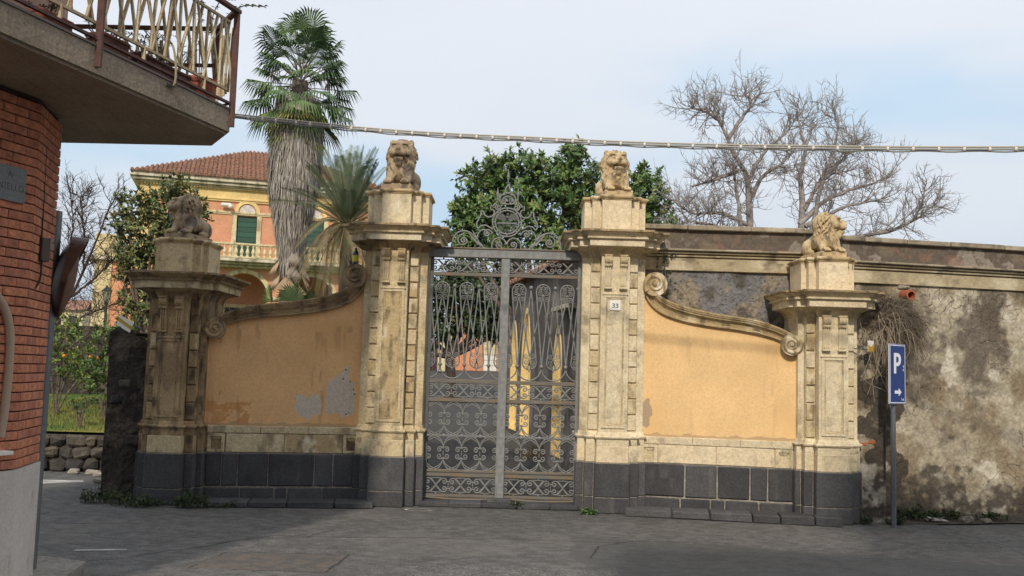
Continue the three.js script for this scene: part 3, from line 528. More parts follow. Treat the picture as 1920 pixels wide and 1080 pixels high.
// ---------------------------------------------------------------- wrought-iron gate
const GZ = -0.45;
function friezeGB(b, w, y0, y1) {
  const cy = (y0 + y1) / 2, h = (y1 - y0) / 2 - 0.008, p = w / 3, r = 0.0095, kx = Math.min(1.1, h / 0.1);
  for (let i = 0; i < 3; i++) {
    const cx = p * (i + 0.5);
    for (const sx of [-1, 1]) for (const sy of [-1, 1]) {
      const tip = [0.082, h * 0.8], pts = [[0, 0], [0.045, h * 0.45], tip], c = [0.118, h * 0.44], R = Math.hypot(tip[0] - c[0], tip[1] - c[1]), a0 = Math.atan2(tip[1] - c[1], tip[0] - c[0]);
      pts.push(...spiral(c[0], c[1], R, 0.011, a0, -1.35, 15).slice(1));
      b.tube(pts.map(([a, e]) => [cx + sx * a, cy + sy * e, 0]), r, 5);
      b.bar([cx, cy + sy * 0.012, 0], [cx + sx * 0.075, cy + sy * h * 0.9, 0], r * 0.8, 4);
    }
    for (const sy of [-1, 1]) { b.bar([cx - 0.078, cy + sy * h * 0.9, 0], [cx + 0.078, cy + sy * h * 0.9, 0], r * 0.8, 4); b.ball(cx, cy + sy * (h + 0.004), 0, 0.013, 6); }
    if (i < 2) { const ex = p * (i + 1); b.bar([ex - 0.03, cy + h * 0.44, 0], [ex + 0.03, cy + h * 0.44, 0], r, 4); b.bar([ex - 0.03, cy - h * 0.44, 0], [ex + 0.03, cy - h * 0.44, 0], r, 4); b.bar([ex, cy - h * 0.3, 0], [ex, cy + h * 0.3, 0], r * 0.8, 4); }
  }
}
function palmetteGB(b, cx, cy, sy) {                                   // three pairs of volutes round an almond; sy = 1 points up
  const q = (pts) => b.tube(pts.map(([a, e]) => [cx + a, cy + sy * e, 0.004]), 0.0075, 4);
  for (const sx of [-1, 1]) {
    const m = (pts) => q(pts.map(([a, e]) => [sx * a, e]));
    m([[0.004, -0.02], ...spiral(0.045, 0.005, 0.042, 0.012, 2.6, -1.3, 14)]); m([[0.004, -0.03], [0.012, -0.06], ...spiral(0.05, -0.085, 0.04, 0.011, 2.3, -1.3, 14)]);
    m([[0.0, 0.0], [0.012, 0.05], ...spiral(0.045, 0.075, 0.03, 0.011, 2.8, -1.2, 12)]); m(curve2([[0, 0.03], [0.022, 0.065], [0.014, 0.1], [0, 0.125]], 8));
  }
  b.box(cx, cy - sy * 0.025, 0.006, 0.05, 0.016, 0.026, 0.003); b.ball(cx, cy + sy * 0.135, 0.004, 0.011, 6);
}
const leafParts = (side, t) => {
  const w = 1.055, X0 = side < 0 ? -1.085 : 0.03, at = (name, b, m = M.iron) => { const o = part(name, b, m, t); return o; }, F = (fn) => { const b = new GB(); fn(b); const sh = new GB(); for (let i = 0; i < b.p.length; i += 3) { b.p[i] += X0; } return b; };
  at('stile', F((b) => b.box(0.012, 1.82, 0, 0.05, 3.46, 0.05, 0.004)), M.ironDark); at('stile', F((b) => b.box(w - 0.008, 1.82, 0, 0.04, 3.46, 0.05, 0.004)));
  for (const [y, h] of [[3.31, 0.05], [1.755, 0.055], [1.485, 0.055], [0.475, 0.035], [0.42, 0.05], [0.125, 0.04]]) at('rail', F((b) => b.box(w / 2, y, 0.002, w - 0.06, h, 0.045, 0.004)), M.ironRail);
  at('rail', F((b) => b.tube(curve2([[0.0, 0.10], [w * 0.5, 0.075], [w, 0.09]], 8).map(([a, e]) => [a, e, 0.01]), 0.018, 6)), M.ironRail);
  for (const [y0, y1] of [[3.335, 3.54], [1.515, 1.725], [0.15, 0.39]]) at('frieze_scrollwork', F((b) => friezeGB(b, w, y0, y1)));
  // tall lancet panel
  const p = w / 3, r = 0.0105;
  const loops = [], node = [];
  for (let i = 0; i < 3; i++) { const c = p * (i + 0.5);
    at('lancet_bar', F((b) => { b.tube([[c, 2.0], [c - 0.1, 3.09], ...arc(c, 3.09, 0.1, 0.1, Math.PI, 0, 10).slice(1), [c, 2.0]].map(([a, e]) => [a, e, 0.006]), r, 5); }));
    at('lancet_bar', F((b) => { for (const sx of [-1, 1]) { const ex = clamp(c + sx * p / 2, 0.02, w - 0.02); b.bar([c, 3.02, -0.006], [ex, 2.13, -0.006], r, 5); } }));
    at('arch_bar', F((b) => b.tube([[c - p / 2, 3.14], ...arc(c, 3.14, p / 2, 0.135, Math.PI, 0, 12), [c + p / 2, 3.14]].map(([a, e]) => [clamp(a, 0, w), e, 0.0]), r, 5)));
    at('palmette', F((b) => palmetteGB(b, c, 3.05, 1))); at('boss', F((b) => b.ball(c, 1.995, 0.006, 0.03, 10)));
  }
  for (let i = 0; i <= 3; i++) { const c = p * i, edge = i === 0 || i === 3, sxs = i === 0 ? [1] : i === 3 ? [-1] : [-1, 1];
    at('lancet_bar', F((b) => { for (const sx of sxs) b.tube([[c, 3.14], [c + sx * 0.1, 2.05], ...arc(c, 2.05, 0.1, 0.1, sx > 0 ? 0 : Math.PI, sx > 0 ? -Math.PI / 2 : Math.PI * 1.5, 6).slice(1)].map(([a, e]) => [a, e, -0.006]), r, 5); }));
    if (!edge) { at('palmette', F((b) => palmetteGB(b, c, 2.06, -1))); }
    else at('palmette', F((b) => { const s = i === 0 ? 1 : -1; for (const [e, R] of [[2.13, 0.038], [2.05, 0.04], [1.985, 0.03]]) b.tube(spiral(c + s * 0.05, e, R, 0.011, s > 0 ? 2.8 : 0.3, s > 0 ? -1.3 : 1.3, 14).map(([a, f]) => [a, f, 0.004]), 0.0075, 4); }));
    at('boss', F((b) => b.ball(clamp(c, 0.02, w - 0.02), 3.14, 0.0, 0.03, 10)));
  }
  at('arch_bar', F((b) => { for (let i = 0; i < 3; i++) { const c = p * (i + 0.5); for (const sx of [-1, 1]) b.tube(arc(c + sx * p / 2, 1.985, p / 2, 0.19, sx > 0 ? Math.PI : 0, sx > 0 ? Math.PI * 1.5 : -Math.PI / 2, 9).map(([a, e]) => [clamp(a, 0, w), e, 0]), r, 5); } }));
  // two tiers of interlaced arcs and paired volutes
  const q = w / 4;
  for (const [cy, name] of [[1.215, 'arc_scrollwork'], [0.725, 'arc_scrollwork']]) {
    at(name, F((b) => { for (let i = 0; i < 4; i++) for (const sy of [-1, 1]) { const c = q * (i + 0.5); b.tube(arc(c, cy + sy * 0.065, q / 2, 0.175, Math.PI, 0, 12).map(([a, e]) => [a, cy + (e - cy - sy * 0.065) * sy + sy * 0.065, 0.004]), 0.009, 5); } }));
    at(name, F((b) => { for (let i = -1; i < 4; i++) for (const sy of [-1, 1]) { const c = q * (i + 1), a0 = i < 0 ? Math.PI / 2 : Math.PI, a1 = i === 3 ? Math.PI / 2 : 0; b.tube(arc(0, 0, q, 0.17, a0, a1, 12).map(([a, e]) => [c + a, cy + sy * (0.07 + e), -0.006]), 0.008, 5); } }));
    for (let i = 0; i <= 4; i++) at('volute_cluster', F((b) => {
      const c = q * i; for (const sx of i === 0 ? [1] : i === 4 ? [-1] : [-1, 1]) for (const sy of [-1, 1]) b.tube([[0.002, 0.085], [0.006, 0.062], ...spiral(0.052, 0.046, 0.047, 0.012, 2.75, -1.35, 16)].map(([a, e]) => [c + sx * a, cy + sy * e, 0.004]), 0.009, 5);
      b.box(clamp(c, 0.03, w - 0.03), cy + 0.08, 0.004, 0.045, 0.014, 0.024, 0.003); b.box(clamp(c, 0.03, w - 0.03), cy - 0.08, 0.004, 0.045, 0.014, 0.024, 0.003); b.bar([clamp(c, 0.02, w - 0.02), cy - 0.03, 0], [clamp(c, 0.02, w - 0.02), cy + 0.03, 0], 0.008, 4);
    }));
  }
  for (let i = 0; i <= 4; i++) at('boss', F((b) => b.ball(clamp(q * i, 0.03, w - 0.03), 0.97, 0.006, 0.029, 10)));
  at('mid_bar', F((b) => { b.bar([0, 0.97, -0.004], [w, 0.97, -0.004], 0.009, 5); }));
};
const leafL = thing('gate_leaf', 'left leaf of the grey wrought-iron scrollwork gate', 'gate', [0, 0, GZ], 0, 'leaves of the iron gate');
leafParts(-1, leafL);
const leafR = thing('gate_leaf', 'right leaf of the grey wrought-iron gate with the wide meeting post', 'gate', [0, 0, GZ], 0, 'leaves of the iron gate');
leafParts(1, leafR);
part('meeting_post', new GB().box(0.0, 1.83, 0.035, 0.125, 3.44, 0.05, 0.006), M.iron, leafR);
part('post_foot', new GB().box(0.0, 0.09, 0.05, 0.34, 0.06, 0.3, 0.012), M.basalt[1], leafR);
// lintel and crest
{
  const t = thing('gate_crest', 'grey wrought-iron lintel and scrolled crest with a round emblem above the gate', 'gate crest', [0, 0, GZ]);
  part('lintel', new GB().box(0, 3.615, 0.01, 2.28, 0.125, 0.12, 0.008), M.iron, t); part('lintel_cap', new GB().box(0, 3.688, 0.01, 2.26, 0.022, 0.15, 0.004), M.ironRail, t);
  const k = 0.001794, Y = (y) => 3.695 + (1037 - y) * k, R = 0.0115;
  const both = (name, pts, r = R, z = 0) => { for (const sx of [-1, 1]) part(name, new GB().tube(pts.map(([a, e]) => [sx * a * k, Y(e), z]), r, 6), M.iron, t); };
  const ringG = (rad) => new GB().tube(arc(0, Y(815), rad * k, rad * k, 0, 2 * Math.PI, 40).slice(0, -1).map(([a, e]) => [a, e, 0]), R, 6, true);
  const med = part('emblem_ring', ringG(118), M.iron, t); part('inner_ring', ringG(97), M.iron, med);
  for (let i = 0; i < 8; i++) { const a = i / 8 * 2 * Math.PI; part('ring_stud', new GB().ball(Math.cos(a) * 108 * k, Y(815) + Math.sin(a) * 108 * k, 0.004, 0.014, 8), M.iron, med); }
  // emblem: a bird with spread wings on a bar over scrolls
  const wingPts = [[0, 800], [12, 775], [30, 748], [55, 744], [78, 762], [88, 790], [70, 788], [62, 800], [48, 792], [38, 804], [22, 798], [12, 812]];
  const bird = new GB(); for (const sx of [-1, 1]) bird.slab(wingPts.map(([a, e]) => [sx * a * k, Y(e)]), -0.006, 0.01); bird.ball(0, Y(775), 0.004, 0.03, 10); bird.ball(0.006, Y(748), 0.006, 0.02, 8); bird.slab([[0.01, Y(742)], [0.04, Y(748)], [0.012, Y(753)]], 0, 0.012); bird.slab([[-14, 795], [14, 795], [8, 815], [-8, 815]].map(([a, e]) => [a * k, Y(e)]), -0.006, 0.01);
  part('bird_emblem', bird, M.ironDark, t);
  part('emblem_bar', new GB().box(0, Y(822), 0, 0.3, 0.018, 0.02, 0.003), M.iron, t);
  const es = new GB(); for (const sx of [-1, 1]) { for (const [a, e, q] of [[22, 845, 18], [58, 842, 17], [38, 872, 16], [12, 880, 12]]) es.tube(spiral(sx * a * k, Y(e), q * k, 0.006, sx > 0 ? 2.4 : 0.7, sx > 0 ? -1.5 : 1.5, 14).map(([p, f]) => [p, f, 0]), 0.006, 4); } es.bar([-0.09, Y(895), 0], [0.09, Y(895), 0], 0.007, 4);
  part('emblem_scrolls', es, M.ironDark, t);
  both('crest_scroll', curve2([[20, 582], [21, 552], [14, 528], [0, 505]], 10)); both('crest_scroll', [[20, 582], [48, 592]]);
  both('crest_scroll', [[0, 505], [18, 488], [-18, 488]], 0.008);
  const fin = (x, y0, y1, s) => { const h = (y0 - y1) * k; part('spike', new GB().lathe([[0.008, 0], [0.008, h * 0.25], [0.02 * s, h * 0.32], [0.012, h * 0.4], [0.026 * s, h * 0.47], [0.014, h * 0.62], [0.002, h]], x * k, Y(y0), 0, 10), M.iron, t); };
  fin(0, 490, 372, 1); fin(84, 632, 525, 1); fin(-84, 632, 525, 1);
  part('crest_arch', new GB().tube(arc(0, Y(622), 64 * k, 50 * k, -0.35, Math.PI + 0.35, 20).map(([a, e]) => [a, e, 0]), R, 6), M.iron, t);
  part('crest_arch', new GB().tube(arc(0, Y(640), 46 * k, 42 * k, -0.2, Math.PI + 0.2, 16).map(([a, e]) => [a, e, 0]), R * 0.8, 6), M.iron, t);
  both('crest_scroll', spiral(30, 632, 26, 6, 1.2, 1.2, 14), 0.008); both('crest_scroll', curve2([[0, 665], [22, 662], [45, 660], [68, 640], [80, 618]], 14));
  both('crest_scroll', [...curve2([[84, 640], [92, 655], [108, 668], [122, 690]], 8)]); both('crest_scroll', spiral(74, 694, 30, 8, -1.2, 1.5, 18)); both('crest_scroll', [[112, 684], [138, 684], [138, 712], [118, 714]]);
  both('crest_scroll', curve2([[118, 714], [106, 738], [122, 766], [155, 776], [186, 758], [196, 732], [214, 731], [216, 760], [230, 792], [246, 822], [248, 846], [236, 872], [210, 850], [172, 844], [140, 862], [116, 872]], 60));
  both('crest_scroll', [[112, 906], [124, 906], ...spiral(160, 912, 40, 9, 3.0, 1.6, 24).map(([a, e]) => [a, e])]); part('crest_stud', new GB().ball(160 * k, Y(912), 0.004, 0.016, 8), M.iron, t); part('crest_stud', new GB().ball(-160 * k, Y(912), 0.004, 0.016, 8), M.iron, t);
  both('crest_scroll', curve2([[176, 882], [205, 884], [232, 915], [242, 955], [232, 990], [206, 1012]], 20)); both('crest_scroll', curve2([[206, 1012], [185, 1030], [150, 1036]], 8)); both('crest_scroll', curve2([[212, 1006], [255, 950], [300, 908], [352, 895], [402, 912], [432, 955], [444, 1000], [448, 1037]], 30));
  both('crest_scroll', spiral(352, 975, 56, 9, -1.6, 2.0, 34)); both('crest_stud', [[352, 905], [352, 975]], 0.006);
  for (const sx of [-1, 1]) { part('crest_leaf', new GB().slab([[212, 1000], [236, 955], [262, 910], [288, 878], [268, 925], [244, 968], [224, 1006]].map(([a, e]) => [sx * a * k, Y(e)]), -0.006, 0.008), M.iron, t); part('crest_leaf', new GB().slab([[226, 1000], [262, 955], [298, 918], [322, 900], [284, 950], [250, 990], [232, 1008]].map(([a, e]) => [sx * a * k, Y(e)]), -0.006, 0.008), M.iron, t); part('crest_clamp', new GB().box(0, 0, 0, 0.075, 0.045, 0.035, 0.01).geo(new THREE.BoxGeometry(0.001, 0.001, 0.001)).get().rotateZ(sx * 0.7).translate(sx * 214 * k, Y(1004), 0.004), M.iron, t); }
  both('crest_scroll', curve2([[0, 992], [22, 960], [58, 945], [98, 958], [116, 992], [120, 1037]], 20)); both('crest_scroll', spiral(56, 1000, 38, 8, 2.2, -1.6, 22)); part('crest_stud', new GB().ball(0, Y(992), 0.006, 0.026, 10), M.iron, t);
}

// ---------------------------------------------------------------- old plastered boundary wall on the right
const plasterTex = tex(1024, 1024, [4.2, 4.2], (u, v) => {
  const n = fbm(u, v, 4, 6, 6), n2 = fbm(u, v, 9, 6, 26), f = fbm(u, v, 140, 2, 16), wu = u + 0.07 * (fbm(u, v, 14, 5, 1) - 0.5), wv = v + 0.07 * (fbm(u, v, 14, 5, 2) - 0.5), [d1, d2] = worley(wu, wv, 26, 8), g = 1 + 0.3 * (f - 0.5);
  let c = mix3([166, 156, 134], [198, 188, 166], smooth(0.45, 0.66, n));
  c = mix3(c, [126, 110, 86], 0.75 * smooth(0.48, 0.68, n2)); c = mix3(c, [84, 75, 64], 0.75 * smooth(0.5, 0.66, fbm(u, v * 0.6, 6, 7, 46) * 0.8 + fbm(u, v, 40, 3, 47) * 0.2));
  const mx = u * 4.2 + 0.9 * (fbm(u, v, 16, 6, 3) - 0.5), my = v * 4.2 + 1.3 * (fbm(u, v, 12, 6, 13) - 0.5), blot = fbm(u, v, 40, 4, 5), mouldShade = Math.max(mx > 0.1 && mx < 1.34 ? smooth(2.5, 1.9, my) * smooth(1.34, 1.22, mx) : 0, 0.8 * smooth(0.75, 0.3, my)); c = mix3(c, [64, 57, 48], 0.9 * smooth(0.42, 0.6, mouldShade * 0.42 + blot * 0.45) * mouldShade);   // mould and painted-in shade behind the creeper and along the foot
  c = mix3(c, [212, 206, 190], 0.6 * smooth(0.66, 0.76, fbm(u, v, 12, 5, 66)));
  if (d2 - d1 < 0.022 && fbm(u, v, 7, 4, 12) > 0.53) c = mix3(c, [70, 62, 54], 0.7);
  return [c[0] * g, c[1] * g, c[2] * g];
});
const plasterBump = tex(1024, 1024, [4.2, 4.2], (u, v) => { const wu = u + 0.07 * (fbm(u, v, 14, 5, 1) - 0.5), wv = v + 0.07 * (fbm(u, v, 14, 5, 2) - 0.5), [d1, d2] = worley(wu, wv, 26, 8); return 0.5 * fbm(u, v, 7, 6, 6) + 0.35 * fbm(u, v, 60, 3, 18) + 0.15 - (d2 - d1 < 0.03 && fbm(u, v, 7, 4, 12) > 0.53 ? 0.12 : 0); }, false);
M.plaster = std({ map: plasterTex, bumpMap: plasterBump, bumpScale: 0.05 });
M.plasterGrey = std({ map: tex(512, 512, [2, 2], (u, v) => { const n = fbm(u, v, 5, 6, 4), f = fbm(u, v, 80, 2, 16), [a] = worley(u, v, 16, 3), g = 1 + 0.3 * (f - 0.5); let c = mix3([140, 130, 112], [116, 115, 116], smooth(0.42, 0.62, n)); c = mix3(c, [82, 76, 68], 0.8 * smooth(0.5, 0.7, fbm(u, v, 9, 6, 40))); if (a < 0.13) c = mix3(c, [64, 58, 52], 0.5); return [c[0] * g, c[1] * g, c[2] * g]; }), bumpMap: plasterBump, bumpScale: 0.07 });
M.band = std({ map: tex(512, 512, [2.4, 1.2], stoneColour([178, 164, 132], [112, 100, 80], [200, 188, 158], 73)), bumpMap: coarseBump, bumpScale: 0.008 });
M.capstone = std({ map: tex(512, 512, [2.0, 1.0], stoneColour([152, 140, 118], [86, 78, 66], [178, 168, 146], 83)), bumpMap: coarseBump, bumpScale: 0.01 });
M.parapet = std({ map: tex(512, 512, [2.2, 2.2], (u, v) => { const n = fbm(u, v, 4, 6, 14), f = fbm(u, v, 70, 2, 16), g = 1 + 0.25 * (f - 0.5); let c = mix3([130, 114, 94], [100, 90, 78], smooth(0.4, 0.6, n)); c = mix3(c, [150, 140, 128], 0.8 * smooth(0.6, 0.66, fbm(u, v, 8, 5, 9))); c = mix3(c, [138, 102, 84], 0.5 * smooth(0.7, 0.75, fbm(u, v, 7, 4, 19))); return [c[0] * g, c[1] * g, c[2] * g]; }), bumpMap: plasterBump, bumpScale: 0.03 });
M.clay = std({ map: tex(256, 256, [0.5, 0.5], grain([158, 92, 62], 0.4, 20, 8, 0.5)), roughness: 0.95 });
function roughWall(w, y0, y1, z, nx, ny, amp, s) {                      // a slightly uneven wall face
  const b = new GB(), P = (i, j) => [w * i / nx, mix(y0, y1, j / ny), z + amp * (fbm(i / nx, j / ny, 8, 4, s) - 0.5) * 2], N = (i, j) => norm(cross(sub(P(i + 1, j), P(i - 1, j)), sub(P(i, j + 1), P(i, j - 1))));
  for (let i = 0; i < nx; i++) for (let j = 0; j < ny; j++) { b.triN(P(i, j), P(i + 1, j), P(i + 1, j + 1), N(i, j), N(i + 1, j), N(i + 1, j + 1)); b.triN(P(i, j), P(i + 1, j + 1), P(i, j + 1), N(i, j), N(i + 1, j + 1), N(i, j + 1)); }
  return b;
}
function boundaryWall(x, z, turn, w, H, lower, label, s) {
  seed(s); const t = thing('boundary_wall', label, 'wall', [x, 0, z], turn);
  part('wall_core', new GB().box(w / 2, H / 2, -0.2, w, H, 0.3, 0), M.plasterGrey, t);
  part('plaster_face', roughWall(w, 0, H - 0.66, 0.0, 40, 40, 0.025, s), lower, t);
  part('frieze_band', new GB().box(w / 2, H - 0.575, 0.0, w, 0.19, 0.10, 0.006), M.band, t);
  part('string_moulding', new GB().box(w / 2, H - 0.455, 0.012, w, 0.035, 0.14, 0.008).box(w / 2, H - 0.415, 0.03, w, 0.03, 0.18, 0.008), M.band, t);
  part('string_moulding', new GB().box(w / 2, H - 0.378, 0.05, w, 0.03, 0.23, 0.008), M.capstone, t);
  part('parapet', roughWall(w, H - 0.37, H - 0.07, 0.0, 40, 4, 0.012, s + 3), M.parapet, t);
  let u = 0; while (u < w - 0.05) { const l = Math.min(rr(0.62, 0.95), w - u); part('cap_stone', shiftUV(new GB().box(u + l / 2, H - 0.035 + rr(-0.004, 0.004), -0.13, l - 0.008, 0.07, 0.4, 0.01, 0.003).get(), rr(0, 2), rr(0, 1)), M.capstone, t); u += l; }
  return t;
}
const bw1 = boundaryWall(1.9, -0.5, 0, 2.7, 4.13, M.plasterGrey, 'grey plastered boundary wall behind the right wing wall, between the two right piers', 61);
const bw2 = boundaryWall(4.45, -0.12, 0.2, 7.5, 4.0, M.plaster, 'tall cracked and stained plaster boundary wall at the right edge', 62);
{
  const pr = new GB(), o = [1.36, 3.19, 0], rings = [];
  pr.tube([[0, 0, -0.1], [0, -0.02, 0.2]].map((q) => add(q, o)), 0.075, 18, false, false); pr.tube([[0, -0.02, 0.2], [0, -0.0, -0.08]].map((q) => add(q, o)), 0.055, 18, false, false);
  for (let k = 0; k < 18; k++) { const a = k / 18 * 2 * Math.PI, e = (k + 1) / 18 * 2 * Math.PI, q = (r, an) => add([r * Math.cos(an), -0.02 + r * Math.sin(an), 0.2], o); pr.quad(q(0.055, a), q(0.075, a), q(0.075, e), q(0.055, e)); }
  part('clay_spout', pr, M.clay, bw2, 'short terracotta drain spout');
  part('spout_mortar', new GB().box(1.36, 3.31, 0.01, 0.2, 0.07, 0.06, 0.02, 0.012), M.mortar, bw2);
}
// rough masonry stub between the pier and the sign
{
  seed(71); const t = thing('masonry_stub', 'rough plastered masonry stub between the short right pier and the sign post', 'wall', [4.92, 0, 0.12]);
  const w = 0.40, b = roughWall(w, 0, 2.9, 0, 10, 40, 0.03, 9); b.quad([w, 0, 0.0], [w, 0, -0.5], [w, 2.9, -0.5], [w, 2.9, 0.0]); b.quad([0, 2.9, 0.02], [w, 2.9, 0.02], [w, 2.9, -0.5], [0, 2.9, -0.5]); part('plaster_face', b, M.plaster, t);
  part('stub_core', new GB().box(w / 2 - 0.01, 1.44, -0.27, w - 0.02, 2.87, 0.44, 0), M.plasterGrey, t);
  for (const [x, y] of [[0.07, 1.06], [0.2, 1.09]]) part('exposed_brick', new GB().box(x, y, -0.012, 0.12, 0.06, 0.05, 0.014, 0.006), M.clay, t);
}
// parking sign on its post
{
  const cv = document.createElement('canvas'); cv.width = 300; cv.height = 600; const q = cv.getContext('2d');
  q.fillStyle = '#1d3577'; q.fillRect(0, 0, 300, 600); q.strokeStyle = '#dfe3ea'; q.lineWidth = 10; q.strokeRect(11, 11, 278, 578);
  q.fillStyle = '#e6e9ee'; q.font = 'bold 290px sans-serif'; q.textAlign = 'center'; q.textBaseline = 'middle'; q.fillText('P', 140, 195);
  q.beginPath(); q.moveTo(92, 466); q.lineTo(165, 466); q.lineTo(165, 440); q.lineTo(222, 482); q.lineTo(165, 524); q.lineTo(165, 498); q.lineTo(92, 498); q.closePath(); q.fill();
  q.fillRect(246, 212, 26, 5); q.fillRect(246, 262, 26, 5); q.beginPath(); q.moveTo(249, 219); q.lineTo(269, 219); q.lineTo(259, 239); q.closePath(); q.fill(); q.beginPath(); q.moveTo(249, 260); q.lineTo(269, 260); q.lineTo(259, 240); q.closePath(); q.fill();
  q.fillRect(218, 540, 6, 26); q.fillRect(240, 556, 22, 10); q.fillRect(246, 546, 10, 10);
  const t = new THREE.CanvasTexture(cv); t.colorSpace = THREE.SRGBColorSpace;
  const s = thing('parking_sign', 'blue parking sign with white P and arrow on a grey post', 'sign', [5.26, 0, 0.62], 0.66);
  part('post', new GB().tube([[0, 0, -0.035], [0, 2.42, -0.035]], 0.032, 14), M.tinPole, s);
  part('sign_panel', new GB().box(0.015, 2.03, 0.012, 0.40, 0.80, 0.022, 0.004), std({ color: rgb(206, 208, 210), roughness: 0.5, metalness: 0.3 }), s);
  part('sign_face', new THREE.PlaneGeometry(0.392, 0.792).translate(0.015, 2.03, 0.0245), std({ map: t, roughness: 0.42 }), s);
  for (const y of [1.8, 2.26]) part('clamp', new GB().box(0, y, -0.02, 0.11, 0.03, 0.05, 0.004), M.tinPole, s);
}
{
  const t = thing('small_yellow_sign', 'small tilted white and yellow sign among dry twigs behind the parking sign', 'sign', [5.03, 2.40, 0.36], 0.5);
  part('panel', new GB().box(0, 0, 0, 0.12, 0.15, 0.01, 0.003), M.whitePaint, t); part('yellow_half', new GB().slab([[-0.055, -0.07], [0.055, -0.07], [0.055, 0.045], [0.0, -0.01], [-0.055, 0.02]], 0.0055, 0.008), std({ color: rgb(206, 160, 44), roughness: 0.6 }), t);
  part('stalk', new GB().bar([0, -0.05, -0.01], [-0.12, -0.03, -0.22], 0.008, 6), M.tinPole, t);
}
// ---------------------------------------------------------------- the cable bundle across the street
{
  const t = thing('overhead_cable', 'grey overhead cable bundle with white ties strung across the street', 'cable');
  const P = curve3([[-6.38,5.462,0.95],[-4.89,5.233,1.27],[-3.47,5.029,1.58],[-2.55,4.908,1.78],[-1.65,4.797,1.97],[-0.66,4.707,2.18],[0.30,4.639,2.39],[1.22,4.573,2.58],[2.11,4.522,2.77],[2.97,4.485,2.96],[3.81,4.455,3.14],[4.66,4.431,3.32],[5.49,4.414,3.50],[6.38,4.401,3.69],[10,4.42,4.47],[16,4.9,5.75]], 150);
  part('cable', new GB().tube(P, 0.013, 7), std({ color: rgb(168, 168, 162), roughness: 0.7 }), t); part('cable', new GB().tube(P.map((p) => [p[0], p[1] + 0.024, p[2] + 0.012]), 0.010, 6), std({ color: rgb(184, 176, 156), roughness: 0.7 }), t); part('cable', new GB().tube(P.map((p, i) => [p[0], p[1] - 0.02 + 0.006 * Math.sin(i), p[2] - 0.01]), 0.009, 6), std({ color: rgb(150, 152, 150), roughness: 0.7 }), t);
  const tm = M.whitePaint; let d = 0; for (let i = 1; i < P.length; i++) { d += Math.hypot(...sub(P[i], P[i - 1])); if (d > 0.185) { d = 0; const e = norm(sub(P[i], P[i - 1])); part('tie', new GB().tube([add(P[i], mul(e, -0.012)), add(P[i], mul(e, 0.012))], 0.03, 8), tm, t); } }
}
// glass jar left on the scroll
{
  const t = thing('bottle', 'dark bottle with yellow-green label standing on the left wing scroll', 'bottle', [-2.16, 3.385, -0.2]);
  const gl = new THREE.MeshPhysicalMaterial({ color: rgb(30, 36, 24), roughness: 0.12, clearcoat: 0.6, side: THREE.DoubleSide });
  part('glass', new GB().lathe([[0, 0], [0.042, 0.0], [0.044, 0.012], [0.044, 0.15], [0.036, 0.175], [0.018, 0.2], [0.016, 0.235], [0, 0.236]], 0, 0, 0, 18), gl, t); part('label', new GB().lathe([[0.0452, 0.035], [0.0452, 0.125]], 0, 0, 0, 18), std({ color: rgb(190, 190, 30), roughness: 0.45 }), t);
}
// litter and rubble at the foot of the right wall
{
  seed(81);
  const tr = new GB(); for (let i = 0; i < 9; i++) { const a = [rr(-0.16, 0.16), 0.01 + rr(0, 0.05), rr(-0.06, 0.06)], b = [rr(-0.16, 0.16), 0.01 + rr(0, 0.06), rr(-0.06, 0.06)], c = [rr(-0.18, 0.18), 0.008, rr(-0.07, 0.07)]; tr.tri(a, b, c); const h = [0, 0.006, 0]; tr.tri(add(a, h), add(c, h), add(b, h)); }
  solo('plastic_litter', tr, std({ color: rgb(214, 212, 206), roughness: 0.6 }), 'crumpled white plastic litter on the ground by the right wall', 'litter', null, [6.02, 0.03, 0.05]);
  const rk = [['small pale stone at the foot of the right wall, left of the litter', 5.42, 0.05, 0.1], ['pale rubble lump right of the plastic litter', 6.5, -0.05, 0.12], ['small rubble piece at the far right foot of the wall', 6.8, -0.1, 0.09]];
  for (const [l, x, z, r] of rk) solo('rubble_stone', new GB().box(0, r * 0.35, 0, r * 1.6, r * 0.8, r, r * 0.22, r * 0.12), M.plasterGrey, l, 'stone', 'loose stones by the right wall', [x, 0, z]);
  const sv = new GB(); const zf = (x) => -0.12 - (x - 4.45) * 0.2; for (let i = 0; i < 14; i++) { const xa = 5.32 + i * 0.3, xb = xa + 0.3, fa = zf(xa) + 0.5 + 0.1 * hash2(i, 1), fb = zf(xb) + 0.5 + 0.1 * hash2(i + 1, 1); sv.quad([xa, 0.006, fa], [xb, 0.006, fb], [xb, 0.055, zf(xb) + 0.02], [xa, 0.055, zf(xa) + 0.02]); }
  M.soil = std({ map: tex(256, 256, [0.8, 0.8], (u, v) => { const g = 1 + 0.7 * (fbm(u, v, 20, 4, 3) - 0.5); return [76 * g, 68 * g, 58 * g]; }), roughness: 1, bumpMap: fineBump, bumpScale: 0.02 });
  structure('soil_verge', sv, M.soil);
}

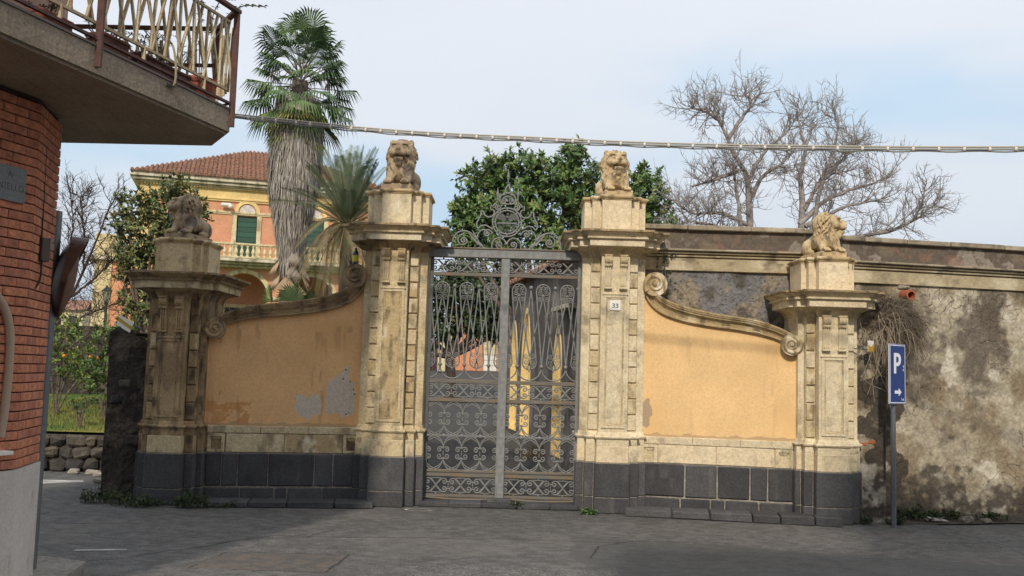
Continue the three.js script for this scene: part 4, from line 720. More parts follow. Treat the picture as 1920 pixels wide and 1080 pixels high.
// ---------------------------------------------------------------- brick house with its balcony on the left
const prismXZ = (pts, y0, y1, b = new GB()) => {                        // a plan outline [[x, z], ...] raised from y0 to y1
  const t = THREE.ShapeUtils.triangulateShape(pts.map((p) => new THREE.Vector2(p[0], p[1])), []);
  for (const [y, up] of [[y0, false], [y1, true]]) for (const f of t) { const q = f.map((i) => [pts[i][0], y, pts[i][1]]), n = cross(sub(q[1], q[0]), sub(q[2], q[0])); if ((n[1] > 0) === up) b.tri(...q); else b.tri(q[0], q[2], q[1]); }
  let a = 0; pts.forEach((p, i) => { const q = pts[(i + 1) % pts.length]; a += p[0] * q[1] - q[0] * p[1]; });
  pts.forEach((p, i) => { const q = pts[(i + 1) % pts.length], A = [p[0], y0, p[1]], B = [q[0], y0, q[1]], C = [q[0], y1, q[1]], D = [p[0], y1, p[1]]; if (a < 0) b.quad(A, B, C, D); else b.quad(B, A, D, C); });
  return b;
};
const houseA = [-3.68, 6.01], houseB = [-3.82, 5.35], fd = [-0.287, 0.958], alongHouse = (s, inset = 0) => [houseA[0] + fd[0] * s - 0.958 * inset, houseA[1] + fd[1] * s - 0.287 * inset];
M.brickFace = [[178, 116, 88], [190, 124, 92], [166, 106, 82], [184, 120, 92], [172, 112, 88]].map((c, i) => std({ map: tex(128, 128, [0.3, 0.3], grain(c, 0.35, 16, i * 7 + 2, 0.35)), bumpMap: fineBump, bumpScale: 0.003 }));
M.joint = std({ color: rgb(62, 46, 40), roughness: 1 });
M.concrete = std({ map: tex(512, 512, [1.5, 1.5], (u, v) => { const n = fbm(u, v, 5, 6, 3), f = fbm(u, v, 120, 2, 5), g = 1 + 0.22 * (n - 0.5) + 0.3 * (f - 0.5); let c = [140 * g, 127 * g, 110 * g]; c = mix3(c, [112, 92, 70], 0.35 * smooth(0.64, 0.78, fbm(u * 3, v * 0.4, 10, 4, 8))); return c; }), bumpMap: fineBump, bumpScale: 0.004 });
M.houseWhite = std({ map: tex(512, 512, [1.4, 1.4], (u, v) => { const n = fbm(u, v, 5, 6, 13), f = fbm(u, v, 90, 2, 5), g = 1 + 0.14 * (n - 0.5) + 0.12 * (f - 0.5); let c = [198 * g, 192 * g, 184 * g]; c = mix3(c, [136, 120, 100], 0.6 * smooth(0.6, 0.8, fbm(u, v * 0.5, 8, 7, 48))); return c; }), bumpMap: fineBump, bumpScale: 0.003 });
M.housePink = std({ map: tex(256, 256, [2, 2], grain([182, 150, 132], 0.2, 40, 4, 0.25)) });
{
  const t = thing('brick_house', 'red brick house corner with white painted base and projecting balcony slab at the left edge', 'house');
  const end = alongHouse(9.5), inB = [-3.82 - 0.004, 5.35];
  const plan = (i) => [alongHouse(0, i), [houseB[0] - i, houseB[1] + i * 0.6], [-7.0, 5.2 + i], [-9.4, 15.3], alongHouse(9.5, i)];
  part('wall_core', prismXZ(plan(0.035), 0, 3.97), M.joint, t);
  part('upper_wall', prismXZ(plan(0.02), 4.2, 8.6), M.housePink, t);
  part('roof_slab', prismXZ([[-3.2, 5.9], [-3.3, 4.9], [-7.1, 4.9], [-9.6, 15.6], [-5.9, 15.2]], 8.6, 8.85), M.concrete, t);
  part('painted_base', prismXZ([alongHouse(0, -0.012), [houseB[0] + 0.012, houseB[1] - 0.006], [-4.6, 5.32], [-4.6, 5.6], alongHouse(6, 0.4), alongHouse(6, -0.012)], 0.0, 1.04), M.houseWhite, t);
  seed(91); const ch = 0.0735, rows = Math.floor((3.96 - 1.045) / ch);
  const courses = (org, dir, nrm, len, s0) => {
    for (let r = 0; r < rows; r++) {
      let u = -(r % 2 ? 0.125 : 0.0) - (s0 ? 0.06 : 0);
      while (u < len - 0.03) {
        const a = Math.max(0, u), e = Math.min(len, u + 0.25); u += 0.25; if (e - a < 0.04) continue;
        const g = new GB().box(0, 0, 0, e - a - 0.003, ch - 0.009, 0.06, 0.004).get(); g.rotateY(Math.atan2(-dir[1], dir[0])); const c = (a + e) / 2, q = rr(-0.0025, 0.0025) - 0.03;
        g.translate(org[0] + dir[0] * c + nrm[0] * q, 1.045 + (r + 0.5) * ch, org[1] + dir[1] * c + nrm[1] * q); part('brick', g, pick(M.brickFace), t);
      }
    }
  };
  courses(houseA, fd, [0.958, 0.287], 0.75, 0);
  const d2 = norm([houseB[0] - houseA[0], 0, houseB[1] - houseA[1]]); courses(houseA, [d2[0], d2[2]], [-d2[2], d2[0]].map((v) => v), Math.hypot(houseB[0] - houseA[0], houseB[1] - houseA[1]), 1);
  // brick wall beyond the frame, joined
  const rest = new GB(); for (let r = 0; r < rows; r++) for (let k = 0; k < 22; k++) { const u = 0.75 + k * 0.25 + (r % 2 ? 0.125 : 0), c = alongHouse(u + 0.125, 0.03), g = new GB().box(0, 0, 0, 0.247, ch - 0.009, 0.06, 0).get(); g.rotateY(Math.atan2(-fd[1], fd[0])); g.translate(c[0], 1.045 + (r + 0.5) * ch, c[1]); rest.geo(g); }
  stuffPart(part('brickwork', rest, M.brickFace[1], t));
  // slab with a drip groove along its lower edge
  const E1 = [-2.49, 4.99], C1 = [-2.78, 4.5], slab = [E1, C1, [-5.6, 4.42], [-5.6, 9], [E1[0] + fd[0] * 7, E1[1] + fd[1] * 7]], inset = slab.map((p, i) => i === 0 ? [p[0] - 0.03, p[1] + 0.01] : i === 1 ? [p[0] - 0.01, p[1] + 0.03] : i === 4 ? [p[0] - 0.03, p[1]] : p);
  const sl = part('balcony_slab', prismXZ(slab, 3.985, 4.18), M.concrete, t); part('slab_underside', prismXZ(inset, 3.96, 3.984), std({ map: M.concrete.map, color: rgb(255, 255, 255) }), sl);
  part('slab_edging', prismXZ(slab.map((p, i) => i === 0 || i === 4 ? [p[0] + 0.012, p[1]] : i === 1 ? [p[0] + 0.01, p[1] - 0.015] : p), 4.182, 4.2), std({ color: rgb(96, 88, 84), roughness: 0.8 }), sl);
  const up = slab.map((p, i) => i > 1 && i < 4 ? p : [p[0] + 0.02, p[1]]); part('added_shade_slab', prismXZ(up, 6.9, 7.1), M.concrete, t);  // unseen slab, added so that the left wing falls into shade
  part('added_shade_parapet', new GB().beam([E1[0] - 0.05, 7.55, E1[1]], [E1[0] - 0.05 + fd[0] * 7, 7.55, E1[1] + fd[1] * 7], 0.1, 0.9).beam([E1[0] - 0.05, 7.55, E1[1]], [C1[0], 7.55, C1[1] + 0.06], 0.1, 0.9), M.concrete, t);  // solid parapet added out of view to widen that shade
  // cream window surround and sill at the very edge
  const ar = new GB(), P = alongHouse; ar.tube(curve3([[...P(0.19, -0.02), 1.30], [...P(0.17, -0.02), 1.5], [...P(0.16, -0.02), 1.9], [...P(0.18, -0.02), 2.12], [...P(0.25, -0.02), 2.28], [...P(0.36, -0.02), 2.38], [...P(0.6, -0.02), 2.42]].map(([x, z, y]) => [x, y, z]), 24), 0.032, 8);
  part('window_surround', ar, std({ color: rgb(170, 150, 128), roughness: 0.8 }), t);
  { const g = new GB().box(0, 0, 0, 0.5, 0.03, 0.12, 0.004).get(); g.rotateY(Math.atan2(-fd[1], fd[0])); const c = P(0.38, -0.04); g.translate(c[0], 1.185, c[1]); part('window_sill', g, M.whitePaint, t); }
}
// street name plate, meter box and its wire on the brick wall
{
  const cv = document.createElement('canvas'); cv.width = 400; cv.height = 300; const q = cv.getContext('2d');
  q.fillStyle = '#6a6c70'; q.fillRect(0, 0, 400, 300); for (let i = 0; i < 900; i++) { q.fillStyle = `rgba(${hash2(i, 3) > 0.5 ? '150,148,144' : '40,40,42'},0.08)`; q.fillRect(hash2(i, 1) * 400, hash2(i, 2) * 300, 6 + 40 * hash2(i, 5), 3 + 14 * hash2(i, 6)); }
  q.fillStyle = '#0c0c0e'; q.font = '78px sans-serif'; q.textAlign = 'right'; q.fillText('A', 262, 100); q.fillText('NIELLO', 386, 206);
  const tx = new THREE.CanvasTexture(cv); tx.colorSpace = THREE.SRGBColorSpace;
  const c = alongHouse(0.33, -0.014), t = thing('street_name_plate', 'weathered grey street name plate on the shaded brick wall', 'sign', [c[0], 3.22, c[1]], Math.atan2(-fd[1], fd[0]) + Math.PI);
  part('plate', new GB().box(0, 0, 0, 0.4, 0.27, 0.02, 0.003), std({ color: rgb(92, 94, 98), roughness: 0.5 }), t); part('lettering', new THREE.PlaneGeometry(0.396, 0.266).translate(0, 0, 0.0125), std({ map: tx, roughness: 0.5 }), t);
  const m = thing('meter_box', 'small dark meter box with a looped wire on the brick corner', 'box', [-3.752, 2.78, 5.74], 1.36);
  part('box', new GB().box(0, 0, 0.03, 0.1, 0.19, 0.07, 0.006), std({ color: rgb(70, 54, 48), roughness: 0.6 }), m); part('cover', new GB().box(0.05, 0.05, 0.045, 0.025, 0.1, 0.05, 0.004), std({ color: rgb(128, 122, 116), roughness: 0.6 }), m);
  part('wire', new GB().tube(curve3([[-0.14, 1.1, 0.05], [-0.15, 0.6, 0.05], [-0.17, 0.25, 0.05], [-0.19, -0.1, 0.055], [-0.17, -0.27, 0.055], [-0.1, -0.33, 0.05], [-0.02, -0.25, 0.04], [0.0, -0.1, 0.03]], 30), 0.008, 6), std({ color: rgb(52, 40, 36), roughness: 0.7 }), m);
  part('wire', new GB().tube(curve3([[-0.02, 0.1, 0.03], [-0.03, 0.5, 0.03], [-0.05, 1.0, 0.03]], 10), 0.006, 6), std({ color: rgb(62, 46, 40), roughness: 0.7 }), m);
}
// traffic mirror seen edge-on from behind
{
  const t = thing('traffic_mirror', 'rusty brown hooded traffic mirror seen edge-on on a grey pole by the brick corner', 'traffic mirror', [-3.955, 0.1, 5.1]);
  part('pole', new GB().tube([[0, 0, 0], [0.008, 3.1, 0]], 0.055, 16), M.tinPole, t);
  const br = std({ map: tex(128, 128, [0.4, 0.4], grain([92, 62, 50], 0.4, 14, 4, 0.5)), roughness: 0.55 });
  const g = new THREE.Group(); const bowl = new GB().lathe([[0.001, -0.11], [0.12, -0.1], [0.24, -0.072], [0.34, -0.02], [0.37, 0.02], [0.372, 0.03], [0.3, 0.055], [0.15, 0.085], [0.001, 0.095]], 0, 0, 0, 32).get(); bowl.rotateX(Math.PI / 2);
  const hood = new GB(); for (let i = 0; i < 20; i++) { const a = mix(-0.15, Math.PI + 0.15, i / 20), e = mix(-0.15, Math.PI + 0.15, (i + 1) / 20), q = (an, r, z) => [r * Math.cos(an), r * Math.sin(an), z], dp = (an) => 0.03 + 0.09 * Math.max(0, Math.sin(an)); hood.quad(q(a, 0.374, -0.02), q(e, 0.374, -0.02), q(e, 0.385, dp(e)), q(a, 0.385, dp(a))); hood.quad(q(a, 0.382, -0.02), q(a, 0.393, dp(a)), q(e, 0.393, dp(e)), q(e, 0.382, -0.02)); hood.quad(q(a, 0.385, dp(a)), q(e, 0.385, dp(e)), q(e, 0.393, dp(e)), q(a, 0.393, dp(a))); }
  const hg = hood.get(); const mt = new THREE.Matrix4().makeRotationFromEuler(new THREE.Euler(0.16, 2.0, 0, 'YXZ')).setPosition(0.06, 2.52, -0.14); bowl.applyMatrix4(mt); hg.applyMatrix4(mt);
  part('mirror_bowl', bowl, br, t); part('hood', hg, br, t);
  part('bracket', new GB().bar([0, 2.6, 0], [0.1, 2.55, -0.13], 0.022, 8).bar([0, 2.4, 0], [0.07, 2.42, -0.13], 0.018, 8), M.tinPole, t);
}
{ // low pavement at the house corner
  const pv = prismXZ([[-3.45, 5.9], [-3.62, 4.75], [-4.1, 4.55], [-8, 4.4], [-8, 9], [-4.4, 9.3]], 0, 0.11); structure('pavement', pv, std({ map: tex(256, 256, [1, 1], grain([128, 124, 116], 0.4, 40, 8, 0.4)), roughness: 0.95 }));
}
// ---------------------------------------------------------------- balcony railing and its pots
{
  seed(95);
  const E = [-2.505, 4.985], at = (s, y, o = 0) => [E[0] + fd[0] * s - 0.958 * o, y, E[1] + fd[1] * s - 0.287 * o];
  const rust = std({ map: tex(128, 128, [0.3, 0.3], grain([84, 52, 44], 0.4, 12, 3, 0.4)), roughness: 0.7 }), cream = [[186, 172, 140], [170, 152, 120], [198, 186, 156]].map((c, i) => std({ map: tex(128, 128, [0.2, 0.2], (u, v) => mix3(c, [142, 100, 60], 0.7 * smooth(0.6, 0.72, fbm(u, v, 8, 4, i * 5 + 1)))), roughness: 0.7 }));
  const t = thing('balcony_railing', 'balcony railing of slanted cream bars with rusty brown posts and handrail', 'railing');
  for (const s of [0, 1.73, 3.6, 5.6]) { part('post', new GB().beam(at(s, 4.03, -0.03), at(s, 5.1, -0.03), 0.05, 0.03), rust, t); part('post_foot', new GB().beam(at(s, 4.06, -0.03), at(s, 4.09, 0.06), 0.02, 0.02).beam(at(s + 0.02, 4.24, -0.02), at(s + 0.1, 4.2, 0.04), 0.02, 0.02), rust, t); }
  part('handrail', new GB().beam(at(-0.03, 5.105, -0.03), at(6.5, 5.105, -0.03), 0.055, 0.03), rust, t);
  part('rail', new GB().beam(at(0.06, 4.985), at(6.5, 4.985), 0.022, 0.022), cream[1], t); part('rail', new GB().beam(at(0.06, 4.36), at(6.5, 4.36), 0.022, 0.022), cream[1], t); part('rail', new GB().beam(at(0.0, 4.245, -0.01), at(6.5, 4.245, -0.01), 0.03, 0.02), rust, t);
  for (const s of [0.4, 1.2, 2.1, 2.9]) part('rail_bracket', new GB().beam(at(s, 4.24), at(s, 4.36), 0.03, 0.02), cream[0], t);
  let s = 0.05, k = 0; while (s < 3.4) { const l = (k % 3 === 0 ? 0.17 : k % 3 === 1 ? -0.15 : rr(-0.05, 0.05)) + rr(-0.05, 0.05); part('bar', new GB().beam(at(s - l / 2, 4.365, 0.012 * (k % 2)), at(s + l / 2, 4.98, 0.012 * (k % 2)), 0.021, 0.021), pick(cream), t); s += rr(0.045, 0.08); k++; }
  const far = (q, y) => lerp([-2.79, y, 4.53], [-5.2, y, 4.46], q);
  part('post', new GB().beam(far(0, 4.1), far(0, 5.1), 0.04, 0.04), rust, t); part('handrail', new GB().beam([-2.505, 5.1, 4.98], far(0, 5.1), 0.05, 0.03).beam(far(0, 5.1), far(1, 5.1), 0.05, 0.03), rust, t); part('rail', new GB().beam(far(0, 4.74), far(1, 4.74), 0.03, 0.03), rust, t); part('rail', new GB().beam(far(0, 4.36), far(1, 4.36), 0.022, 0.022), rust, t);
  for (let i = 0; i < 12; i++) { const q = 0.01 + i * 0.035, l = rr(-0.03, 0.03); part('bar', new GB().beam(far(q + l, 4.37), far(q - l, 4.98), 0.02, 0.02), pick(cream), t); }
  for (let i = 0; i < 6; i++) { const q = (i + 0.5) / 6, a = lerp([-2.52, 4.37, 4.97], [-2.77, 4.37, 4.55], q); part('bar', new GB().beam(a, add(a, [rr(-0.04, 0.04), 0.6, 0]), 0.02, 0.02), pick(cream), t); }
  M.potPlant = std({ vertexColors: true, roughness: 0.75 });
  const rosette = (b, c, R, n, up, cols) => { for (let i = 0; i < n; i++) { const a = i * 2.4, q = Math.sqrt((i + 1) / n), d = norm([Math.cos(a) * q, up * (1.15 - q), Math.sin(a) * q]), e = add(c, mul(d, R * (0.5 + 0.5 * q))), sd = norm(cross(d, [0.01, 1, 0.02])), w = R * 0.16; b.col = pick(cols); const m = lerp(c, e, 0.6); b.tri(c, add(m, mul(sd, w)), e); b.tri(c, e, add(m, mul(sd, -w))); } };
  const pot = (s, o, r, h, square, col, label, plant, sd) => {
    seed(sd); const q = at(s, 4.2, o), p = thing('potted_plant', label, 'potted plant', q, 0, 'potted plants on the balcony'), m = std({ map: tex(64, 64, [0.3, 0.3], grain(col, 0.3, 10, sd, 0.4)), roughness: 0.9 });
    if (square) { const g = new GB().box(0, h / 2, 0, r * 2.4, h, r * 1.3, 0.012).box(0, h - 0.02, 0, r * 2.5, 0.035, r * 1.42, 0.01).get(); g.rotateY(Math.atan2(-fd[1], fd[0])); part('planter', g, m, p); } else part('pot', new GB().lathe([[0, 0], [r * 0.72, 0], [r * 0.98, h * 0.82], [r * 1.08, h * 0.83], [r * 1.1, h], [r * 1.0, h], [r * 0.96, h * 0.9], [0, h * 0.9]], 0, 0, 0, 22), m, p);
    const b = new GB(); plant(b, h, r); part('foliage', b, M.potPlant, p);
  };
  const greys = [[0.12, 0.12, 0.08], [0.16, 0.15, 0.1], [0.09, 0.1, 0.06]], greens = [[0.06, 0.09, 0.035], [0.09, 0.11, 0.05], [0.12, 0.13, 0.06]];
  const succ = (n, H, cols) => (b, h, r) => { for (let i = 0; i < n; i++) { const a = rr(0, 6.28), q = r * Math.sqrt(rnd()) * 1.1, top = [Math.cos(a) * q * 1.3, h + rr(0.02, H), Math.sin(a) * q * 1.3]; b.col = [0.12, 0.1, 0.07]; b.tube([[Math.cos(a) * q * 0.7, h - 0.02, Math.sin(a) * q * 0.7], top], 0.005, 4); rosette(b, top, rr(0.035, 0.06), 11, 0.6, cols); } };
  const twiggy = (n, H) => (b, h, r) => { for (let i = 0; i < n; i++) { const a = rr(0, 6.28), q = r * rr(0, 1); let p = [Math.cos(a) * q * 0.6, h - 0.02, Math.sin(a) * q * 0.6], d = norm([Math.cos(a) * 0.4, 1, Math.sin(a) * 0.4]); for (let k = 0; k < 5; k++) { const e = add(p, mul(d, H / 5)); b.col = [0.08, 0.07, 0.06]; b.tube([p, e], 0.005, 4); for (let m = 0; m < 3; m++) { const w = add(e, [rr(-0.05, 0.05), rr(0, 0.06), rr(-0.05, 0.05)]); b.tube([e, w], 0.0035, 3); rosette(b, w, 0.025, 6, 0.5, greys); } p = e; d = norm(add(d, [rr(-0.35, 0.35), 0, rr(-0.35, 0.35)])); } } };
  pot(1.92, 0.26, 0.13, 0.17, true, [112, 66, 48], 'long brown planter with low leaves, leftmost in view on the balcony', succ(8, 0.05, greens), 301);
  pot(1.3, 0.26, 0.13, 0.22, true, [96, 60, 44], 'rusty planter of brownish succulents by the balcony post', succ(12, 0.1, greens), 302);
  pot(0.86, 0.25, 0.15, 0.2, true, [82, 54, 46], 'dark planter with trailing pale succulent rosettes in mid balcony', (b, h, r) => { succ(10, 0.18, greys)(b, h, r); b.col = [0.3, 0.26, 0.16]; const q = curve3([[0.1, h, 0.02], [0.22, h + 0.12, 0.06], [0.27, h + 0.02, 0.08], [0.29, -0.02, 0.09], [0.27, -0.06, 0.09]], 16); b.tube(q, 0.01, 6); rosette(b, [0.26, -0.07, 0.1], 0.075, 18, 0.5, [[0.25, 0.24, 0.2], [0.2, 0.2, 0.16]]); }, 303);
  pot(0.5, 0.27, 0.14, 0.21, true, [84, 56, 46], 'dark planter with a tall dry grey twiggy plant on the balcony', twiggy(9, 0.34), 304);
  pot(0.12, 0.26, 0.155, 0.24, false, [168, 100, 82], 'pink terracotta pot near the balcony corner', succ(5, 0.03, greens), 305);
  pot(-0.12, 0.42, 0.1, 0.2, false, [120, 72, 54], 'pot with tall loose grey-green stems above the balcony corner', (b, h) => { for (const [dx, dz, L] of [[0.1, 0, 0.9], [0.02, 0.05, 1.05], [0.2, -0.02, 0.85], [-0.04, 0, 0.95]]) { const q = curve3([[0, h, 0], [dx * 0.4, h + L * 0.5, dz], [dx * 1.6, h + L, dz * 2], [dx * 2.8, h + L * 1.02, dz * 2]], 12); b.col = [0.1, 0.1, 0.06]; b.tube(q, 0.005, 4); for (let i = 5; i < q.length; i++) rosette(b, q[i], 0.06, 4, 0.2, greys); } }, 306);
}
// ---------------------------------------------------------------- houses across the street, behind the camera, whose shade falls on the road
{
  const t = thing('street_house', 'plain stucco house across the street behind the viewer', 'house', [0, 0, 0]);
  part('low_block', new GB().box(0.75, 4.6, 19.0, 2.9, 9.2, 7, 0.02), M.housePink, t); part('tall_block', new GB().box(8.2, 5.85, 19.2, 12, 11.7, 7.4, 0.02), M.housePink, t);
  for (const [x, y] of [[4, 2.2], [7, 2.2], [10, 2.2], [4, 6.4], [7, 6.4], [10, 6.4]]) { const w = part('window', new GB().box(x, y, 15.48, 1.0, 1.6, 0.06, 0.01), std({ color: rgb(60, 66, 70), roughness: 0.2 }), t); part('sill', new GB().box(x, y - 0.86, 15.42, 1.3, 0.08, 0.2, 0.01), M.concrete, w); }
  part('door', new GB().box(1.0, 1.15, 15.48, 1.1, 2.3, 0.06, 0.01), std({ color: rgb(80, 56, 40) }), t);
}

// ---------------------------------------------------------------- the villa on the left and the outbuildings seen through the gate
M.villaPink = std({ map: tex(512, 512, [4, 4], (u, v) => { const n = fbm(u, v, 4, 6, 3), f = fbm(u, v, 60, 2, 5), g = 1 + 0.12 * (n - 0.5) + 0.12 * (f - 0.5); let c = [212 * g, 152 * g, 118 * g]; return mix3(c, [198, 158, 116], 0.6 * smooth(0.5, 0.66, fbm(u, v, 5, 5, 8))); }) });
M.villaYellow = std({ map: tex(256, 256, [3, 3], grain([222, 194, 132], 0.15, 40, 8, 0.25)) });
M.villaCream = std({ map: tex(256, 256, [2, 2], stoneColour([214, 198, 156], [150, 136, 106], [224, 212, 178], 7)) });
M.villaGrey = std({ map: tex(256, 256, [2, 2], stoneColour([196, 186, 160], [120, 112, 96], [210, 202, 180], 17)) });
M.shutter = [std({ color: rgb(38, 74, 58), roughness: 0.6 }), std({ color: rgb(44, 84, 66), roughness: 0.6 })];
M.roofTile = std({ map: tex(256, 256, [0.7, 0.7], (u, v) => { const n = fbm(u, v, 9, 5, 3), f = fbm(u, v, 50, 2, 4), g = 1 + 0.4 * (f - 0.5); return mix3([172 * g, 126 * g, 100 * g], [116 * g, 90 * g, 76 * g], smooth(0.42, 0.6, n)); }), roughness: 0.95 });
M.glassDark = std({ color: rgb(40, 44, 46), roughness: 0.15 });
{
  const t = thing('villa', 'pink and yellow villa with balustraded balcony, arches and tiled roof behind the palms', 'villa', [-19.4, 0, -36], 16 * Math.PI / 180);
  const W = 12.4, AC = [1.92, 5.43, 8.94], DC = [1.9, 5.4, 8.95], archHole = (c, r, ys, yb) => [[c + r, yb], [c + r, ys], ...arc(c, ys, r, r, 0, Math.PI, 18).slice(1, -1), [c - r, ys], [c - r, yb]];
  const holes = [...AC.map((c) => archHole(c, 1.2, 5.6, 1.95)), ...DC.map((c) => [[c - 0.52, 7.4], [c - 0.52, 9.86], [c + 0.52, 9.86], [c + 0.52, 7.4]])];
  part('front_wall', new GB().slab([[0, 1.8], [W, 1.8], [W, 10.74], [0, 10.74]], -0.5, 0, holes), M.villaPink, t);
  part('back_wall', new GB().box(W / 2, 4.6, -2.6, W, 5.6, 0.2, 0), M.villaPink, t); part('side_wall', new GB().box(0.1, 6.3, -5.5, 0.2, 9, 10, 0).box(W - 0.1, 6.3, -5.5, 0.2, 9, 10, 0), M.villaYellow, t);
  part('loggia_ceiling', new GB().box(W / 2, 7.2, -1.4, W - 0.4, 0.2, 2.4, 0), M.villaCream, t);
  part('frieze', new GB().box(W / 2, 11.0, -5, W + 0.08, 0.6, 10.1, 0.01), M.villaYellow, t); part('frieze_moulding', new GB().box(W / 2, 10.72, -5, W + 0.24, 0.1, 10.3, 0.02).box(W / 2, 10.62, -5, W + 0.14, 0.08, 10.2, 0.02), M.villaYellow, t);
  const dn = new GB(); for (let i = 0; i < 86; i++) dn.box(0.05 + i * (W / 86), 11.26, 0.14, 0.08, 0.07, 0.16, 0); part('dentils', dn, M.villaCream, t);
  const cb = new GB(); for (const [y, h, o] of [[11.35, 0.1, 0.26], [11.46, 0.14, 0.42], [11.6, 0.1, 0.55], [11.73, 0.18, 0.42]]) cb.box(W / 2, y, -5, W + o * 2, h, 10 + o * 2, 0.01); part('cornice', cb, M.villaGrey, t);
  part('string_course', new GB().box(W / 2, 10.02, 0.02, W, 0.12, 0.16, 0.02).box(W / 2, 9.93, 0.01, W, 0.07, 0.1, 0.01), M.villaCream, t);
  for (const c of DC) {
    const lun = part('lunette', new GB().slab(arc(c, 10.06, 0.42, 0.42, 0, Math.PI, 16), 0.005, 0.03), std({ map: tex(64, 64, [0.5, 0.5], grain([206, 196, 188], 0.2, 10, 4, 0.3)) }), t);
    part('lunette_trim', new GB().slab([...arc(c, 10.06, 0.66, 0.66, 0, Math.PI, 18), ...arc(c, 10.06, 0.47, 0.47, Math.PI, 0, 18)], 0, 0.09), M.villaYellow, lun);
    part('door_frame', new GB().box(c - 0.64, 8.63, 0.03, 0.24, 2.5, 0.1, 0.01).box(c + 0.64, 8.63, 0.03, 0.24, 2.5, 0.1, 0.01), M.villaCream, t);
    const sh = part('shutter', new GB().box(c, 8.62, -0.14, 1.03, 2.46, 0.04, 0.004), M.shutter[0], t); for (let i = 0; i < 9; i++) part('shutter_board', new GB().box(c, 7.52 + i * 0.272, -0.105, 1.01, 0.262, 0.04, 0.008), M.shutter[i % 2], sh);
  }
  for (const c of AC) {
    part('arch_trim', new GB().slab([[c + 1.42, 5.5], ...arc(c, 5.6, 1.42, 1.42, 0, Math.PI, 24), [c - 1.42, 5.5], [c - 1.2, 5.5], ...arc(c, 5.6, 1.2, 1.2, Math.PI, 0, 24), [c + 1.2, 5.5]], -0.05, 0.1), M.villaCream, t);
    part('keystone', new GB().box(c, 6.98, 0.08, 0.26, 0.42, 0.22, 0.02).box(c, 7.17, 0.1, 0.44, 0.09, 0.26, 0.01), M.villaCream, t);
    const dr = part('doorway', new GB().box(c - 0.2, 3.6, -2.46, 1.5, 3.0, 0.08, 0.01), M.glassDark, t); part('doorway_frame', new GB().box(c - 0.2, 5.18, -2.42, 1.9, 0.2, 0.16, 0.01).box(c - 1.05, 3.6, -2.42, 0.2, 3.1, 0.16, 0.01).box(c + 0.65, 3.6, -2.42, 0.2, 3.1, 0.16, 0.01), M.villaCream, dr);
  }
  for (const c of [3.67, 7.18, 10.69]) part('impost', new GB().box(c, 5.5, 0.05, 0.8, 0.16, 0.16, 0.02), M.villaCream, t);
  part('balcony', new GB().box(W / 2 + 1.3, 7.38, 0.55, W - 2.4, 0.16, 1.2, 0.02).box(W / 2 + 1.3, 7.24, 0.4, W - 2.5, 0.1, 0.9, 0.02).box(W / 2 + 1.3, 7.12, 0.25, W - 2.6, 0.12, 0.6, 0.02), M.villaGrey, t);
  const bal = part('balustrade', new GB().box(W / 2 + 1.3, 8.22, 1.02, W - 2.5, 0.11, 0.22, 0.02).box(W / 2 + 1.3, 7.52, 1.02, W - 2.5, 0.1, 0.22, 0.02), M.villaCream, t);
  const bg = new GB().lathe([[0.085, 0], [0.085, 0.06], [0.05, 0.09], [0.095, 0.2], [0.1, 0.26], [0.05, 0.42], [0.04, 0.48], [0.085, 0.54], [0.085, 0.6]], 0, 0, 0, 10).get();
  for (let u = 2.9; u < 11.2; u += 0.29) { if (Math.abs(((u - 3.67) % 3.51 + 3.51) % 3.51) < 0.29) { part('baluster_pier', new GB().box(u, 7.87, 1.02, 0.3, 0.6, 0.24, 0.02), M.villaCream, bal); continue; } const o = part('baluster', bg, M.villaCream, bal); o.position.set(u, 7.57, 1.02); }
  part('corner_pilaster', new GB().box(0.35, 6.2, 0.03, 0.7, 9, 0.1, 0.02), M.villaYellow, t);
  // roof: hipped, with rows of barrel tiles
  const e0 = 11.8, rY = 14.5, o = 0.55, A = [-o, e0, o], B = [W + o, e0, o], R0 = [5.2, rY, -5.2], R1 = [W - 4.2, rY, -5.2], C = [-o, e0, -10.5], D = [W + o, e0, -10.5];
  const roof = part('roof', new GB().quad(A, B, R1, R0).tri(A, R0, C).tri(B, D, R1).quad(D, C, R0, R1), M.roofTile, t);
  const tl = new GB(); const rows = (P0, P1, Q0, Q1, n) => { for (let i = 0; i < n; i++) { const f = (i + 0.5) / n, a = lerp(P0, P1, f); let top = null; for (let k = 40; k > 0; k--) { const q = k / 40; top = [a[0], mix(e0, rY, q), mix(o, -5.2, q)]; if (a[0] > mix(P0[0], Q0[0], q) && a[0] < mix(P1[0], Q1[0], q)) break; } const L = Math.hypot(top[1] - a[1], top[2] - a[2]), m = Math.max(1, Math.round(L / 0.36)); for (let k = 0; k < m; k++) { const p = lerp(a, top, k / m), q = lerp(a, top, (k + 1.12) / m); tl.tube([add(p, [rr(-0.01, 0.01), 0.05, 0]), add(q, [0, 0.02, 0])], (w) => mix(0.098, 0.075, w), 6, false, true); } } };
  seed(33); rows(A, B, R0, R1, 60); stuffPart(part('roof_tiles', tl, M.roofTile, roof));
  part('security_camera', new GB().box(4.3, 10.36, 0.3, 0.55, 0.2, 0.24, 0.06).ball(4.52, 10.28, 0.36, 0.13), M.whitePaint, t);
  const ax = thing('villa_annex', 'lower cream and pink annex at the left end of the villa', 'villa wing', [-22.6, 0, -38.5], 16 * Math.PI / 180);
